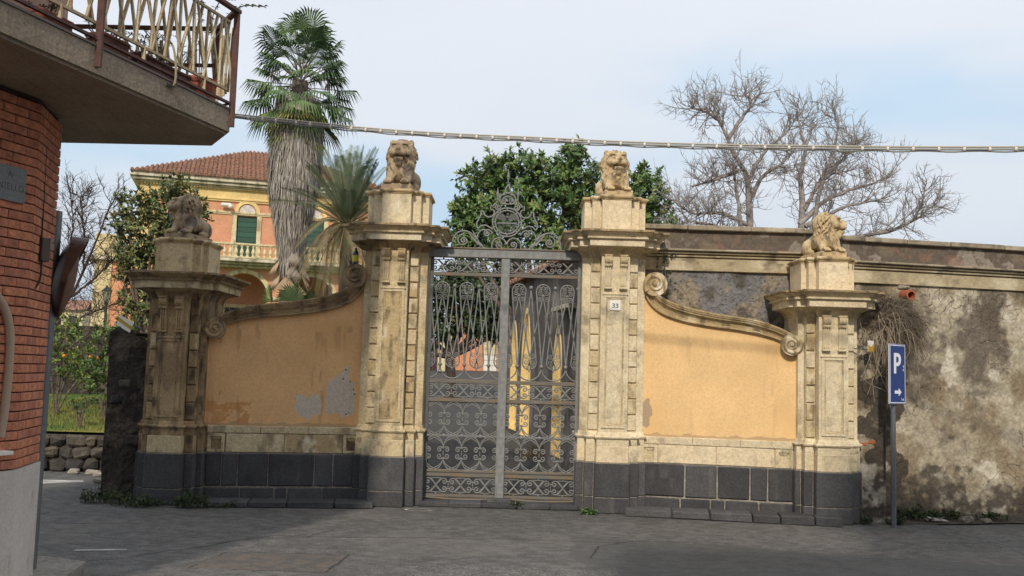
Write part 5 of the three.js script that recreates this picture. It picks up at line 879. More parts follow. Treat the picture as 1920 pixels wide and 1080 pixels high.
  part('wall', new GB().box(1.6, 4.6, -2, 3.2, 5.6, 4, 0), M.villaPink, ax); part('corner_pilaster', new GB().box(0.4, 4.6, 0.02, 0.9, 5.6, 0.14, 0.02).box(2.9, 4.6, 0.02, 0.6, 5.6, 0.14, 0.02), M.villaCream, ax); part('parapet', new GB().box(1.6, 8.2, -2, 3.4, 1.3, 4.2, 0.02), M.villaCream, ax); part('cornice', new GB().box(1.6, 7.5, -2, 3.9, 0.22, 4.7, 0.03), M.villaGrey, ax);
  const vs = part('vase', new GB().lathe([[0, 0], [0.2, 0], [0.12, 0.12], [0.26, 0.36], [0.3, 0.6], [0.2, 0.7], [0.1, 0.9], [0, 1.0]], 1.9, 8.85, -0.3, 12), M.villaCream, ax);
}
// grey outbuilding with lancet openings along the right of the drive
{
  const t = thing('lancet_outbuilding', 'weathered grey outbuilding with yellow lined lancet openings beside the drive', 'building', [0.05, 0, -9.0], Math.atan2(-8, 1.25));
  M.outGrey = std({ map: tex(512, 512, [3, 3], (u, v) => { const n = fbm(u, v, 4, 6, 3), f = fbm(u, v, 60, 3, 5), g = 1 + 0.3 * (f - 0.5); let c = mix3([112, 104, 98], [84, 78, 72], smooth(0.42, 0.6, n)); c = mix3(c, [150, 142, 132], 0.6 * smooth(0.62, 0.72, fbm(u, v * 0.5, 6, 5, 9))); return [c[0] * g, c[1] * g, c[2] * g]; }), bumpMap: coarseBump, bumpScale: 0.02 });
  const ochre = std({ map: tex(128, 128, [0.8, 0.8], grain([236, 208, 142], 0.2, 20, 5, 0.3)) }), L = 8.1, lan = (c, w, yb, yt) => { const s = yt - w * 1.3, o = [[c - w / 2, yb], [c - w / 2, s]]; for (let i = 1; i <= 8; i++) { const q = i / 8; o.push([c - w / 2 + w / 2 * (1 - Math.cos(q * 1.45)) / (1 - Math.cos(1.45)), s + (yt - s) * Math.sin(q * 1.45) / Math.sin(1.45)]); } for (let i = 7; i >= 0; i--) { const q = i / 8; o.push([c + w / 2 - w / 2 * (1 - Math.cos(q * 1.45)) / (1 - Math.cos(1.45)), s + (yt - s) * Math.sin(q * 1.45) / Math.sin(1.45)]); } o.push([c + w / 2, yb]); return o; };
  const W = [[5.75, 0.62, 0.5, 2.66], [2.5, 0.95, 0.62, 3.16], [0.95, 0.8, 0.66, 2.98]];
  part('drive_wall', new GB().slab([[0, 0], [L, 0], [L, 3.75], [4, 3.8], [0, 3.85]], -0.5, 0, W.map((q) => lan(q[0], q[1] + 0.13, q[2] - 0.02, q[3] + 0.09).reverse())), M.outGrey, t);
  for (const q of W) { const op = part('opening_lining', new GB().slab([...lan(q[0], q[1] + 0.14, q[2] - 0.02, q[3] + 0.1)], -0.48, 0.015, [lan(...q).reverse()]), ochre, t); part('opening_back', new GB().box(q[0], (q[2] + q[3]) / 2, -0.46, q[1], q[3] - q[2], 0.03, 0), ochre, op); }
  part('end_wall', new GB().box(L - 0.06, 1.9, -1.9, 0.1, 3.8, 2.8, 0), M.outGrey, t);
  const rf = new GB(); for (let i = 0; i < 20; i++) rf.tube([[0.2 + i * 0.4, 3.9 - i * 0.005, 0.18], [0.2 + i * 0.4, 4.05 - i * 0.005, -2.6]], 0.08, 6); stuffPart(part('roof_tiles', rf, M.roofTile, t)); part('roof', new GB().quad([0, 3.86, 0.2], [L, 3.76, 0.2], [L, 3.9, -3], [0, 4.0, -3]), M.roofTile, t);
  part('porch_lintel', new GB().box(6.6, 3.0, 0.1, 1.3, 0.08, 0.16, 0.01), M.villaGrey, t);
}
// orange house at the head of the drive
{
  const t = thing('orange_house', 'low orange house with a white paned window at the head of the drive', 'house', [0, 0, -26.2]);
  const or = std({ map: tex(256, 256, [2, 2], grain([214, 148, 110], 0.15, 40, 5, 0.25)) });
  part('wall', new GB().box(-0.7, 3.1, -2, 3.4, 2.6, 3.6, 0.02), or, t); part('corner_pilaster', new GB().box(-2.3, 3.1, -0.15, 0.22, 2.6, 0.2, 0.02), M.villaYellow, t); part('roof', new GB().box(-0.7, 4.5, -2, 3.9, 0.22, 4.2, 0.03), M.roofTile, t);
  const w = part('window', new GB().box(-0.72, 2.62, -0.19, 0.56, 1.36, 0.05, 0.006), M.villaGrey, t); for (let i = 0; i < 3; i++) for (let j = 0; j < 6; j++) part('pane', new GB().box(-0.9 + i * 0.18, 2.06 + j * 0.222, -0.16, 0.155, 0.195, 0.02, 0.002), j < 3 ? M.whitePaint : M.villaCream, w);
  const g = thing('wooden_drive_gate', 'dark reddish brown wooden gate left of the orange house', 'gate', [-2.78, 0, -25.6]); for (let i = 0; i < 5; i++) part('board', new GB().box(-0.34 + i * 0.17, 2.45, 0, 0.16, 1.4, 0.05, 0.008), std({ color: rgb(74 + 5 * (i % 2), 46, 38), roughness: 0.8 }), g); part('crossbar', new GB().box(0, 2.9, 0.04, 0.86, 0.1, 0.04, 0.006), std({ color: rgb(66, 42, 36) }), g);
  const u = thing('garden_urn', 'small terracotta urn on a white plinth beside the wooden gate', 'urn', [-2.6, 0, -24.6]); part('plinth', new GB().box(0, 2.5, 0, 0.3, 1.24, 0.3, 0.02).box(0, 3.12, 0, 0.42, 0.08, 0.42, 0.02), M.villaCream, u); part('urn', new GB().lathe([[0, 0], [0.12, 0], [0.06, 0.08], [0.16, 0.25], [0.18, 0.42], [0.12, 0.48], [0, 0.5]], 0, 3.16, 0, 14), M.clay, u);
}
// far lantern, far house, low stone wall, road marking and tilted warning sign on the left
{
  const t = thing('street_lantern', 'dark green lantern on a post far behind the left garden', 'street lamp', [-14.9, 2.0, -22]); const ir = std({ color: rgb(42, 56, 50), roughness: 0.6 });
  part('post', new GB().tube([[0, 0, 0], [0, 2.05, 0]], 0.05, 8), ir, t); const hd = part('lantern_frame', new GB().lathe([[0.06, 2.0], [0.09, 2.06], [0.07, 2.1]], 0, 0, 0, 8).lathe([[0.21, 2.5], [0.12, 2.6], [0.03, 2.66], [0, 2.72]], 0, 0, 0, 6), ir, t);
  for (let i = 0; i < 4; i++) { const a = i * Math.PI / 2 + 0.78; part('lantern_rib', new GB().bar([0.08 * Math.cos(a), 2.08, 0.08 * Math.sin(a)], [0.17 * Math.cos(a), 2.5, 0.17 * Math.sin(a)], 0.014, 4), ir, hd); } part('lantern_glass', new GB().lathe([[0.07, 2.09], [0.15, 2.49]], 0, 0, 0, 4), new THREE.MeshPhysicalMaterial({ color: rgb(210, 216, 214), transmission: 0.8, roughness: 0.2, thickness: 0, side: THREE.DoubleSide }), hd);
  const h = thing('distant_house', 'small distant house with a red tiled roof below the mountain', 'house', [-62, 0, -118]); part('wall', new GB().box(0, 6.4, 0, 10, 4.4, 7, 0), M.villaCream, h); for (let i = 0; i < 5; i++) part('window', new GB().box(-3.6 + i * 1.8, 7.2, 3.52, 0.7, 1.3, 0.1, 0), M.glassDark, h); part('roof', new GB().quad([-5.6, 8.6, 4], [5.6, 8.6, 4], [4.6, 10.2, 0], [-4.6, 10.2, 0]).quad([5.6, 8.6, -4], [-5.6, 8.6, -4], [-4.6, 10.2, 0], [4.6, 10.2, 0]), M.roofTile, h);
  // rubble wall of separate stones
  seed(44); const w = thing('low_stone_wall', 'low dry-stone wall of dark boulders below the sunlit lawn', 'wall', [0, 0, -3.2]); const sm = [[66, 62, 56], [82, 76, 66], [56, 54, 52], [94, 86, 72]].map((c, i) => std({ map: tex(128, 128, [0.6, 0.6], grain(c, 0.5, 14, i + 3, 0.6)), bumpMap: coarseBump, bumpScale: 0.03 }));
  part('wall_core', new GB().box(-7.9, 0.3, -0.12, 4.4, 0.62, 0.3, 0), M.soil, w);
  let row = 0; for (let y = 0; y < 0.6; row++) { const h0 = [0.22, 0.2, 0.19, 0.16][row] || 0.14; let x = -10.1; while (x < -5.75) { const l = rr(0.18, 0.4); part('boulder', shiftUV(new GB().box(x + l / 2, y + h0 / 2 + rr(-0.015, 0.015), rr(-0.02, 0.03), l - 0.02, h0 - 0.012, 0.28, 0.045, 0.025).get(), rnd(), rnd()), pick(sm), w); x += l; } y += h0; }
  // dark ruined wall end beside the short left pier
  const d = thing('ruined_wall_end', 'dark rough end of an old wall beside the short left pier', 'wall', [-5.12, 0, 0.02], 0.15); M.darkPlaster = std({ map: tex(256, 256, [1.2, 1.2], (u, v) => { const n = fbm(u, v, 6, 6, 3), f = fbm(u, v, 50, 2, 5), g = 1 + 0.5 * (f - 0.5); return mix3([58 * g, 52 * g, 46 * g], [84 * g, 76 * g, 66 * g], smooth(0.45, 0.65, n)); }), bumpMap: plasterBump, bumpScale: 0.12 });
  const rb = new GB(), H = (i) => 2.30 + 0.1 * Math.sin(i * 0.9); for (let i = 0; i < 8; i++) for (let j = 0; j < 24; j++) { const P = (a, e) => [-0.36 + a * 0.09 + 0.04 * (fbm(a / 8, e / 24, 8, 3, 7) - 0.5), e / 24 * H(a), 0.07 * fbm(a / 8, e / 24, 8, 4, 5)]; rb.quad(P(i, j), P(i + 1, j), P(i + 1, j + 1), P(i, j + 1)); } for (let j = 0; j < 24; j++) { const P = (z, e) => [-0.36 + 0.04 * (fbm(0, e / 24, 8, 3, 7) - 0.5), e / 24 * H(0), z ? -2.2 : 0.07 * fbm(0, e / 24, 8, 4, 5)]; rb.quad(P(1, j), P(0, j), P(0, j + 1), P(1, j + 1)); } rb.quad([-0.36, 2.3, 0], [0.36, 2.3, 0], [0.36, 2.3, -2.2], [-0.36, 2.3, -2.2]);
  part('masonry', rb, M.darkPlaster, d);
  for (let i = 0; i < 5; i++) part('loose_stone', new GB().box(rr(-0.28, 0.28), rr(0.3, 2.1), 0.05, rr(0.12, 0.2), rr(0.08, 0.14), 0.08, 0.03, 0.012), sm[i % 4], d);
  const s = thing('warning_sign', 'tilted white and yellow striped sign above the dark wall end', 'sign', [-5.28, 2.42, 0.1], -0.35); const sg = new GB().box(0, 0, 0, 0.27, 0.15, 0.012, 0.003).get(); sg.rotateZ(-0.42); part('panel', sg, M.whitePaint, s); const st = new GB().slab([[-0.13, 0.02], [-0.13, 0.07], [0.13, -0.01], [0.13, -0.06]], 0.0065, 0.0095).get(); st.rotateZ(-0.2); part('stripe', st, std({ color: rgb(176, 150, 40), roughness: 0.6 }), s); part('stalk', new GB().bar([0.08, 0, -0.01], [0.24, -0.06, -0.06], 0.012, 6), M.tinPole, s);
  const mk = (n, pts) => structure(n, new GB().poly(pts.map(([x, z]) => [x, 0.005, z])), std({ map: tex(128, 128, [0.5, 0.5], grain([176, 174, 168], 0.4, 20, 5, 0.5)), roughness: 0.9 }));
  mk('road_marking', [[-9.5, -1.7], [-6.62, -1.95], [-6.5, -1.75], [-7.3, -1.2], [-9.5, -1.0]]); mk('road_marking', [[-4.2, 3.66], [-3.72, 3.56], [-3.71, 3.61], [-4.2, 3.74]]);
  { const rg = new GB(), N = 22; for (let i = 1; i < N - 2; i++) { const a = i / N * 6.283, e = (i + 1) / N * 6.283, q = (r, an) => [-1.08 + r * 1.25 * Math.cos(an), 0.005, 0.2 + r * 0.8 * Math.sin(an)]; rg.quad(q(0.13, a), q(0.16, a), q(0.16, e), q(0.13, e)); } structure('road_marking', rg, std({ color: rgb(188, 184, 174), roughness: 0.9 })); }
  for (const [i, x, z] of [[0, -6.55, -2.5], [1, -6.8, -2.75], [2, -7.15, -2.8], [3, -6.25, -1.75]]) solo('pale_rubble', new GB().box(0, 0.04, 0, rr(0.15, 0.26), 0.08, rr(0.1, 0.18), 0.02, 0.012), M.mortar, ['pale rubble scrap nearest the dark wall end on the left', 'pale rubble scrap in the middle below the low stone wall', 'pale rubble scrap farthest left below the low stone wall', 'pale broken lump at the edge of the left road marking'][i], 'rubble', 'pale rubble on the left roadside', [x, 0, z]);
}

// ---------------------------------------------------------------- trees, palms, shrubs and weeds
M.leaf = std({ vertexColors: true, roughness: 0.48 });
M.leafMatt = std({ vertexColors: true, roughness: 0.8 });
M.bark = std({ map: tex(128, 128, [0.4, 0.4], grain([104, 92, 80], 0.6, 12, 3, 0.5)), bumpMap: fineBump, bumpScale: 0.02 });
M.barkPale = std({ map: tex(128, 128, [0.3, 0.3], grain([150, 142, 136], 0.4, 12, 5, 0.5)) });
M.barkDark = std({ map: tex(128, 128, [0.3, 0.3], grain([72, 60, 52], 0.5, 12, 7, 0.5)) });
const leafTo = (b, p, d, up, L, w) => { const s = norm(cross(d, up)), n = cross(s, d), m = add(p, mul(d, L * 0.45)), q = add(p, mul(d, L)), dr = add(q, mul(n, -L * 0.12)); const l = add(add(m, mul(s, w)), mul(n, w * 0.35)), r = add(add(m, mul(s, -w)), mul(n, w * 0.35)); b.tri(p, m, l); b.tri(l, m, dr); b.tri(p, r, m); b.tri(r, dr, m); };
const ranDir = () => { const a = rr(0, 6.2832), z = rr(-1, 1), q = Math.sqrt(1 - z * z); return [q * Math.cos(a), z, q * Math.sin(a)]; };
function crown(b, lobes, z0, depth, dens, L, w, cols, per = 9) {
  for (const [x, y, r] of lobes) {
    const n = Math.max(6, Math.round(dens * Math.pow(r, 1.7)));
    for (let i = 0; i < n; i++) {
      const d = ranDir(), q = r * Math.pow(rr(0.12, 1), 0.5) * rr(0.86, 1.18), c = [x + d[0] * q, y + d[1] * q * 0.95, z0 + d[2] * (q + depth * rr(-0.3, 0.5))], ax = norm(add(d, [rr(-0.5, 0.5), rr(0.15, 0.9), rr(-0.5, 0.5)]));
      const tone = pick(cols), k = rr(0.75, 1.25);
      for (let j = 0; j < per; j++) { const e = ranDir(), f = norm(add(mul(ax, 0.55), e)); b.col = [tone[0] * k * rr(0.85, 1.15), tone[1] * k * rr(0.85, 1.15), tone[2] * k]; leafTo(b, add(c, mul(ax, rr(-0.12, 0.12) * L * 4)), f, ax, L * rr(0.7, 1.15), w); }
    }
  }
  return b;
}
function tree(name, label, base, H, lobes, z, depth, dens, L, w, cols, trunkR, bark, s, mat = M.leaf, per = 9) {
  seed(s); const t = thing(name, label, 'tree', base); const rel = lobes.map(([x, y, r]) => [x - base[0], y - base[1], r]), tr = new GB();
  const fork = [rr(-0.1, 0.1), H * 0.42, 0]; tr.tube(curve3([[0, -0.1, 0], [rr(-0.08, 0.08), H * 0.2, 0], fork], 8), (q) => mix(trunkR, trunkR * 0.7, q), 9);
  for (const [x, y, r] of rel) { const e = [x, y - r * 0.3, z - base[2] + rr(-0.3, 0.3)]; tr.tube(curve3([fork, lerp(fork, [e[0] * 0.7, mix(fork[1], e[1], 0.6), e[2] * 0.6], 0.8), e], 8), (q) => mix(trunkR * 0.5, 0.015, q), 6); for (let k = 0; k < 4; k++) { const d = ranDir(); tr.tube([e, add(e, mul([d[0], Math.abs(d[1]), d[2]], r * 0.9))], 0.012, 4); } }
  part('trunk', tr, bark, t); part('crown', crown(new GB(), rel, z - base[2], depth, dens, L, w, cols, per), mat, t);
}
const deep = [[0.09, 0.16, 0.04], [0.125, 0.2, 0.05], [0.07, 0.135, 0.035], [0.17, 0.23, 0.065]];
tree('evergreen_tree', 'large glossy evergreen tree rising behind the iron gate crest', [0.7, slopeY(-8.8), -8.8], 4.6, [[-0.72, 6.34, 0.5], [-0.30, 6.68, 0.46], [0.32, 6.68, 0.52], [1.01, 6.54, 0.64], [1.47, 6.95, 0.34], [1.63, 6.45, 0.6], [-0.70, 5.68, 0.6], [0.04, 5.96, 0.7], [0.91, 5.86, 0.82], [-1.0, 5.32, 0.42], [1.78, 5.76, 0.6], [2.2, 5.4, 0.5], [3.12, 6.5, 0.38], [3.3, 6.05, 0.5], [3.01, 5.6, 0.58], [-0.31, 5.07, 0.7], [0.93, 4.98, 0.73], [1.8, 4.9, 0.6], [-1.1, 4.85, 0.36], [1.47, 7.3, 0.14], [-1.25, 5.75, 0.17], [3.7, 5.3, 0.45]], -8.8, 0.8, 260, 0.17, 0.034, deep, 0.2, M.bark, 401);
tree('evergreen_tree', 'dark evergreen tree overhanging the drive, seen through the left gate leaf', [-1.6, slopeY(-14), -14], 3.0, [[-1.95, 4.1, 0.6], [-1.2, 4.1, 0.8], [-0.4, 4.2, 0.75], [-0.72, 3.2, 0.5], [-1.85, 3.2, 0.45], [-0.3, 3.15, 0.42], [-1.29, 4.7, 0.6], [-1.25, 3.35, 0.45], [-2.4, 3.4, 0.5], [-2.5, 2.6, 0.45], [0.1, 4.6, 0.6]], -14, 0.7, 330, 0.16, 0.036, [[0.04, 0.07, 0.02], [0.055, 0.09, 0.026], [0.03, 0.055, 0.018]], 0.16, M.barkDark, 402);
tree('loquat_tree', 'olive green leafy tree behind the short left pier and in front of the villa', [-7.3, 0.95, -6], 3.2, [[-6.87, 5.42, 0.36], [-7.18, 5.12, 0.5], [-6.63, 5.05, 0.46], [-7.72, 5.0, 0.4], [-7.82, 4.66, 0.36], [-7.25, 4.55, 0.52], [-6.42, 5.0, 0.24], [-7.74, 4.05, 0.3], [-7.44, 4.1, 0.4], [-7.66, 3.1, 0.27], [-7.16, 3.2, 0.43], [-7.78, 3.6, 0.2], [-6.9, 3.8, 0.4], [-7.0, 2.6, 0.4], [-7.6, 2.5, 0.35]], -6, 0.4, 300, 0.12, 0.028, [[0.14, 0.16, 0.045], [0.11, 0.13, 0.04], [0.19, 0.2, 0.06], [0.09, 0.12, 0.035]], 0.1, M.bark, 403);
// bare trees: main limbs, then two orders of twigs
function bareTree(label, z, limbs, r0, tw, bark, s, group) {
  seed(s); const b0 = limbs[0][0], t = thing('bare_tree', label, 'tree', [b0[0], 0, z], 0, group), big = new GB(), fine = new GB();
  const grow = (p, d, L, r, lvl) => {
    const n = 3, pts = [p]; let q = p, e = d; for (let i = 0; i < n; i++) { e = norm(add(e, [rr(-0.32, 0.32), rr(-0.12, 0.3), rr(-0.3, 0.3)])); q = add(q, mul(e, L / n)); pts.push(q); }
    fine.tube(pts, (f) => mix(r, r * 0.5, f), 4, false, false);
    if (lvl > 0) { const m = lvl === 2 ? 4 : 3; for (let i = 0; i < m; i++) { const k = 1 + Math.floor(rnd() * n), o = pts[Math.min(k, n)]; grow(o, norm(add(e, mul(ranDir(), 0.95))), L * rr(0.45, 0.7), r * 0.62, lvl - 1); } }
  };
  limbs.forEach((lm, li) => {
    const zz = li ? rr(-0.5, 0.5) : 0, pts = curve3(lm.map(([x, y], i) => [x - b0[0], y, zz * i / lm.length]), 18), R = li ? r0 * 0.55 : r0;
    big.tube(pts.map((p, i) => add(p, i ? [rr(-0.015, 0.015), rr(-0.015, 0.015), rr(-0.03, 0.03)] : [0, 0, 0])), (q) => mix(R, 0.012, Math.pow(q, 0.8)), 6);
    for (let i = 4; i < pts.length; i++) for (let k = 0; k < tw; k++) { const d = norm(sub(pts[i], pts[i - 1])); grow(pts[i], norm(add(mul(d, 0.5), add(mul(ranDir(), 0.9), [0, 0.25, 0]))), rr(0.28, 0.6), 0.011, 2); }
  });
  part('trunk', big, bark, t); part('crown', fine, bark, t, 'bare grey twigs');
}
bareTree('bare grey tree behind the right wing wall, nearer the gate', -6, [[[4.94, 0.4], [4.94, 4.53], [4.93, 5.53], [4.87, 6.08], [4.59, 6.58], [4.42, 6.96], [4.25, 7.3], [4.30, 7.5]], [[4.87, 5.91], [5.14, 6.43], [5.42, 6.77], [5.86, 7.2], [6.0, 7.5]], [[4.48, 6.85], [4.81, 7.37], [4.97, 7.7], [4.85, 7.85]], [[4.77, 4.97], [4.63, 5.85], [4.54, 6.41]], [[4.98, 5.64], [5.20, 6.09], [5.53, 6.32], [5.75, 6.55]], [[4.70, 6.19], [4.21, 6.01], [3.77, 5.88]], [[4.36, 7.19], [4.08, 7.4], [3.75, 7.55]], [[4.88, 5.08], [4.33, 5.29], [3.78, 5.27], [3.45, 5.43]], [[4.88, 4.7], [4.22, 5.0], [3.56, 5.05]]], 0.1, 2, M.barkPale, 411, 'bare trees behind the right wall');
bareTree('bare grey spreading tree behind the short right pier', -6, [[[5.97, 0.4], [5.97, 4.56], [6.03, 5.56], [5.97, 6.11], [6.08, 6.68], [5.97, 7.1], [5.9, 7.5]], [[6.19, 4.90], [6.41, 5.90], [6.63, 6.58], [6.74, 7.2], [6.66, 7.5]], [[5.97, 5.11], [6.63, 5.69], [7.40, 5.99], [7.9, 6.2]], [[6.08, 5.06], [6.85, 5.47], [7.62, 5.66]], [[6.41, 6.02], [6.96, 6.59], [7.2, 6.95]], [[6.1, 4.6], [6.63, 4.80], [7.94, 5.06], [8.3, 5.41], [8.4, 5.9]], [[6.1, 4.4], [7.07, 4.81], [8.2, 5.2], [8.7, 5.6]], [[6.05, 5.4], [6.5, 6.1], [7.0, 6.3]]], 0.1, 2, M.barkPale, 412, 'bare trees behind the right wall');
bareTree('thin bare tree between the brick house and the short left pier', -9, [[[-10.6, 1.2], [-10.56, 2.83], [-10.28, 3.34], [-9.85, 4.36], [-9.54, 5.38], [-9.3, 5.9]], [[-10.5, 2.7], [-10.45, 4.0], [-10.3, 5.0], [-10.4, 5.9]], [[-10.2, 3.4], [-9.6, 3.9], [-9.1, 4.4]], [[-10.0, 4.0], [-10.0, 4.9], [-10.1, 5.7]], [[-10.55, 2.4], [-10.0, 2.9], [-9.4, 3.2], [-8.9, 3.4]], [[-10.6, 2.9], [-10.9, 4.2], [-10.9, 5.4]]], 0.06, 2, M.barkDark, 413);
// thicket of dry twigs with a few leaves left of the bare trees
{
  seed(420); const t = thing('dry_thicket', 'tangle of dry grey twigs on top of the right wall beside the evergreen', 'shrub', [3.7, 3.6, -4.5]), b = new GB(), l = new GB();
  part('stems', (() => { const q = new GB(); for (let i = 0; i < 5; i++) q.tube(curve3([[rr(-0.4, 0.4), -3.2, rr(-0.3, 0.3)], [rr(-0.5, 0.5), -1, 0], [rr(-0.9, 0.9), 0.7, rr(-0.3, 0.3)]], 8), 0.025, 5); return q; })(), M.bark, t);
  for (let i = 0; i < 240; i++) { const p = [rr(-1.1, 1.1), rr(0.2, 1.0), rr(-0.5, 0.5)], d = ranDir(), L = rr(0.25, 0.7), k = norm(add(d, [rr(-0.8, 0.8), rr(-0.2, 0.6), 0])); b.tube([p, add(p, mul(d, L * 0.5)), add(add(p, mul(d, L * 0.5)), mul(k, L * 0.5))], (q) => mix(0.01, 0.004, q), 4, false, false); }
  part('twigs', b, M.barkPale, t); part('leaves', crown(l, [[-0.6, 0.6, 0.4], [0.2, 0.5, 0.35], [0.9, 0.5, 0.3], [-0.9, 0.9, 0.3]], -0.3, 0.3, 70, 0.1, 0.025, deep, 7), M.leaf, t);
}
// fan palm with a shaggy skirt
function fanLeaf(b, base, d, petiole, R, segs, span, col, droop) {
  const e = add(base, mul(d, petiole)), s = norm(cross(d, [0.02, 1, 0.03])), n = cross(s, d); b.col = [0.1, 0.09, 0.04]; b.tube([base, e], 0.014, 4, false, false);
  for (let i = 0; i < segs; i++) {
    const a = mix(-span, span, i / (segs - 1)), f = norm(add(add(mul(d, Math.cos(a)), mul(s, Math.sin(a))), mul(n, 0.12 * Math.cos(a * 2)))), L = R * (0.78 + 0.22 * Math.cos(a * 0.8)) * rr(0.9, 1.08), w = R * 0.034, sd = norm(cross(f, n));
    const m = add(e, add(mul(f, L * 0.6), [0, -droop * 0.1 * R, 0])), q = add(m, add(mul(f, L * 0.4 * (1 - droop * 0.5)), [0, -droop * L * 0.42, 0])), k = rr(0.8, 1.2); b.col = [col[0] * k, col[1] * k, col[2] * k];
    b.tri(e, add(m, mul(sd, w)), add(m, mul(n, w * 0.5))); b.tri(e, add(m, mul(n, w * 0.5)), add(m, mul(sd, -w))); b.tri(add(m, mul(sd, w)), q, add(m, mul(n, w * 0.5))); b.tri(add(m, mul(n, w * 0.5)), q, add(m, mul(sd, -w)));
  }
}
{
  seed(430); const t = thing('fan_palm', 'tall fan palm with a shaggy grey skirt of dead fronds in front of the villa', 'palm tree', [-6.42, slopeY(-14.5), -14.5]), y0 = slopeY(-14.5), tr = new GB();
  tr.tube([[-0.02, -0.2, 0], [-0.03, 3, 0], [0.04, 9.3, 0]], 0.23, 14); part('trunk', tr, M.bark, t);
  const sc = new GB(); sc.col = null; for (let i = 0; i < 620; i++) { const y = rr(0.2, 4.6), a = i * 2.39996, q = 0.235, c = [Math.cos(a), 0, Math.sin(a)], s = [-Math.sin(a), 0, Math.cos(a)], p = [c[0] * q, y, c[2] * q], w = 0.075; sc.tri(add(p, mul(s, w)), add(add(p, mul(c, 0.07)), [0, 0.2, 0]), add(p, mul(s, -w))); sc.tri(add(p, mul(s, w)), add(p, mul(s, -w)), add(add(p, mul(c, 0.05)), [0, -0.06, 0])); }
  part('leaf_bases', sc, std({ map: tex(128, 128, [0.2, 0.2], grain([128, 112, 96], 0.5, 10, 4, 0.6)) }), t);
  const sk = new GB(), top = 8.35, bot = 3.55; const rad = (q) => mix(0.34, 0.80, smooth(0, 0.55, q)) * mix(1, 0.86, smooth(0.75, 1, q));
  for (let i = 0; i < 7200; i++) { const q = Math.pow(rnd(), 0.8), y = mix(bot + 0.4, top + 0.5, q), a = rr(0, 6.2832), R = rad(q) * rr(0.72, 1.03), c = [Math.cos(a), 0, Math.sin(a)], s = [-Math.sin(a), 0, Math.cos(a)], L = rr(0.35, 0.95), w = rr(0.008, 0.02), k = rr(0.5, 1.15), col = pick([[0.46, 0.41, 0.34], [0.38, 0.34, 0.3], [0.54, 0.48, 0.41], [0.3, 0.26, 0.22]]); sk.col = [col[0] * k, col[1] * k, col[2] * k]; const p = [c[0] * R * 0.95, y, c[2] * R * 0.95], R2 = rad(clamp((y - L - bot) / (top - bot))) * rr(0.8, 1.05), e = [c[0] * R2 + rr(-0.07, 0.07), y - L, c[2] * R2 + rr(-0.07, 0.07)], m = add(lerp(p, e, 0.5), mul(c, 0.03)); sk.quad(add(p, mul(s, w)), add(m, mul(s, w)), add(m, mul(s, -w)), add(p, mul(s, -w))); sk.tri(add(m, mul(s, w)), e, add(m, mul(s, -w))); }
  for (let i = 0; i < 26; i++) { const a = rr(0, 6.28), y = rr(2.9, 3.9), c = [Math.cos(a), 0, Math.sin(a)]; sk.col = pick([[0.42, 0.3, 0.18], [0.3, 0.25, 0.2]]); fanLeaf(sk, [c[0] * 0.22, y + 0.5, c[2] * 0.22], norm([c[0] * 0.5, -1, c[2] * 0.5]), 0.2, 0.55, 12, 0.5, sk.col, 0.2); }
  part('skirt', sk, M.leafMatt, t, 'thick grey skirt of hanging dead fronds');
  const C = [0.04, 9.35, 0], gr = [[0.085, 0.15, 0.05], [0.07, 0.125, 0.042], [0.12, 0.19, 0.062]];
  for (let i = 0; i < 70; i++) { const f = i / 70, el = mix(1.4, -1.25, Math.pow(f, 0.8)) + rr(-0.12, 0.12), a = i * 2.39996 + rr(-0.2, 0.2), d = [Math.cos(el) * Math.cos(a), Math.sin(el), Math.cos(el) * Math.sin(a)], old = f > 0.7; const col = old ? pick([[0.26, 0.29, 0.07], [0.33, 0.32, 0.1], [0.18, 0.24, 0.06]]) : pick(gr); const cr = new GB(); fanLeaf(cr, add(C, [0, mix(0.35, -0.85, f), 0]), d, rr(0.8, 1.25) * (old ? 0.85 : 1), rr(0.78, 1.0), 24, rr(1.5, 1.9), col, old ? rr(0.35, 0.7) : mix(0.4, 1.15, f * 1.2)); part('leaf', cr, M.leafMatt, t); }
  for (let i = 0; i < 14; i++) { const a = rr(0, 6.28), cr = new GB(); cr.col = [0.36, 0.3, 0.22]; cr.tube(curve3([[0, 9.2, 0], [Math.cos(a) * 0.5, 9.7, Math.sin(a) * 0.5], [Math.cos(a) * 0.9, 9.3, Math.sin(a) * 0.9], [Math.cos(a) * 1.05, 8.7, Math.sin(a) * 1.05]], 10), 0.012, 4); part('flower_stalk', cr, M.leafMatt, t); }
}
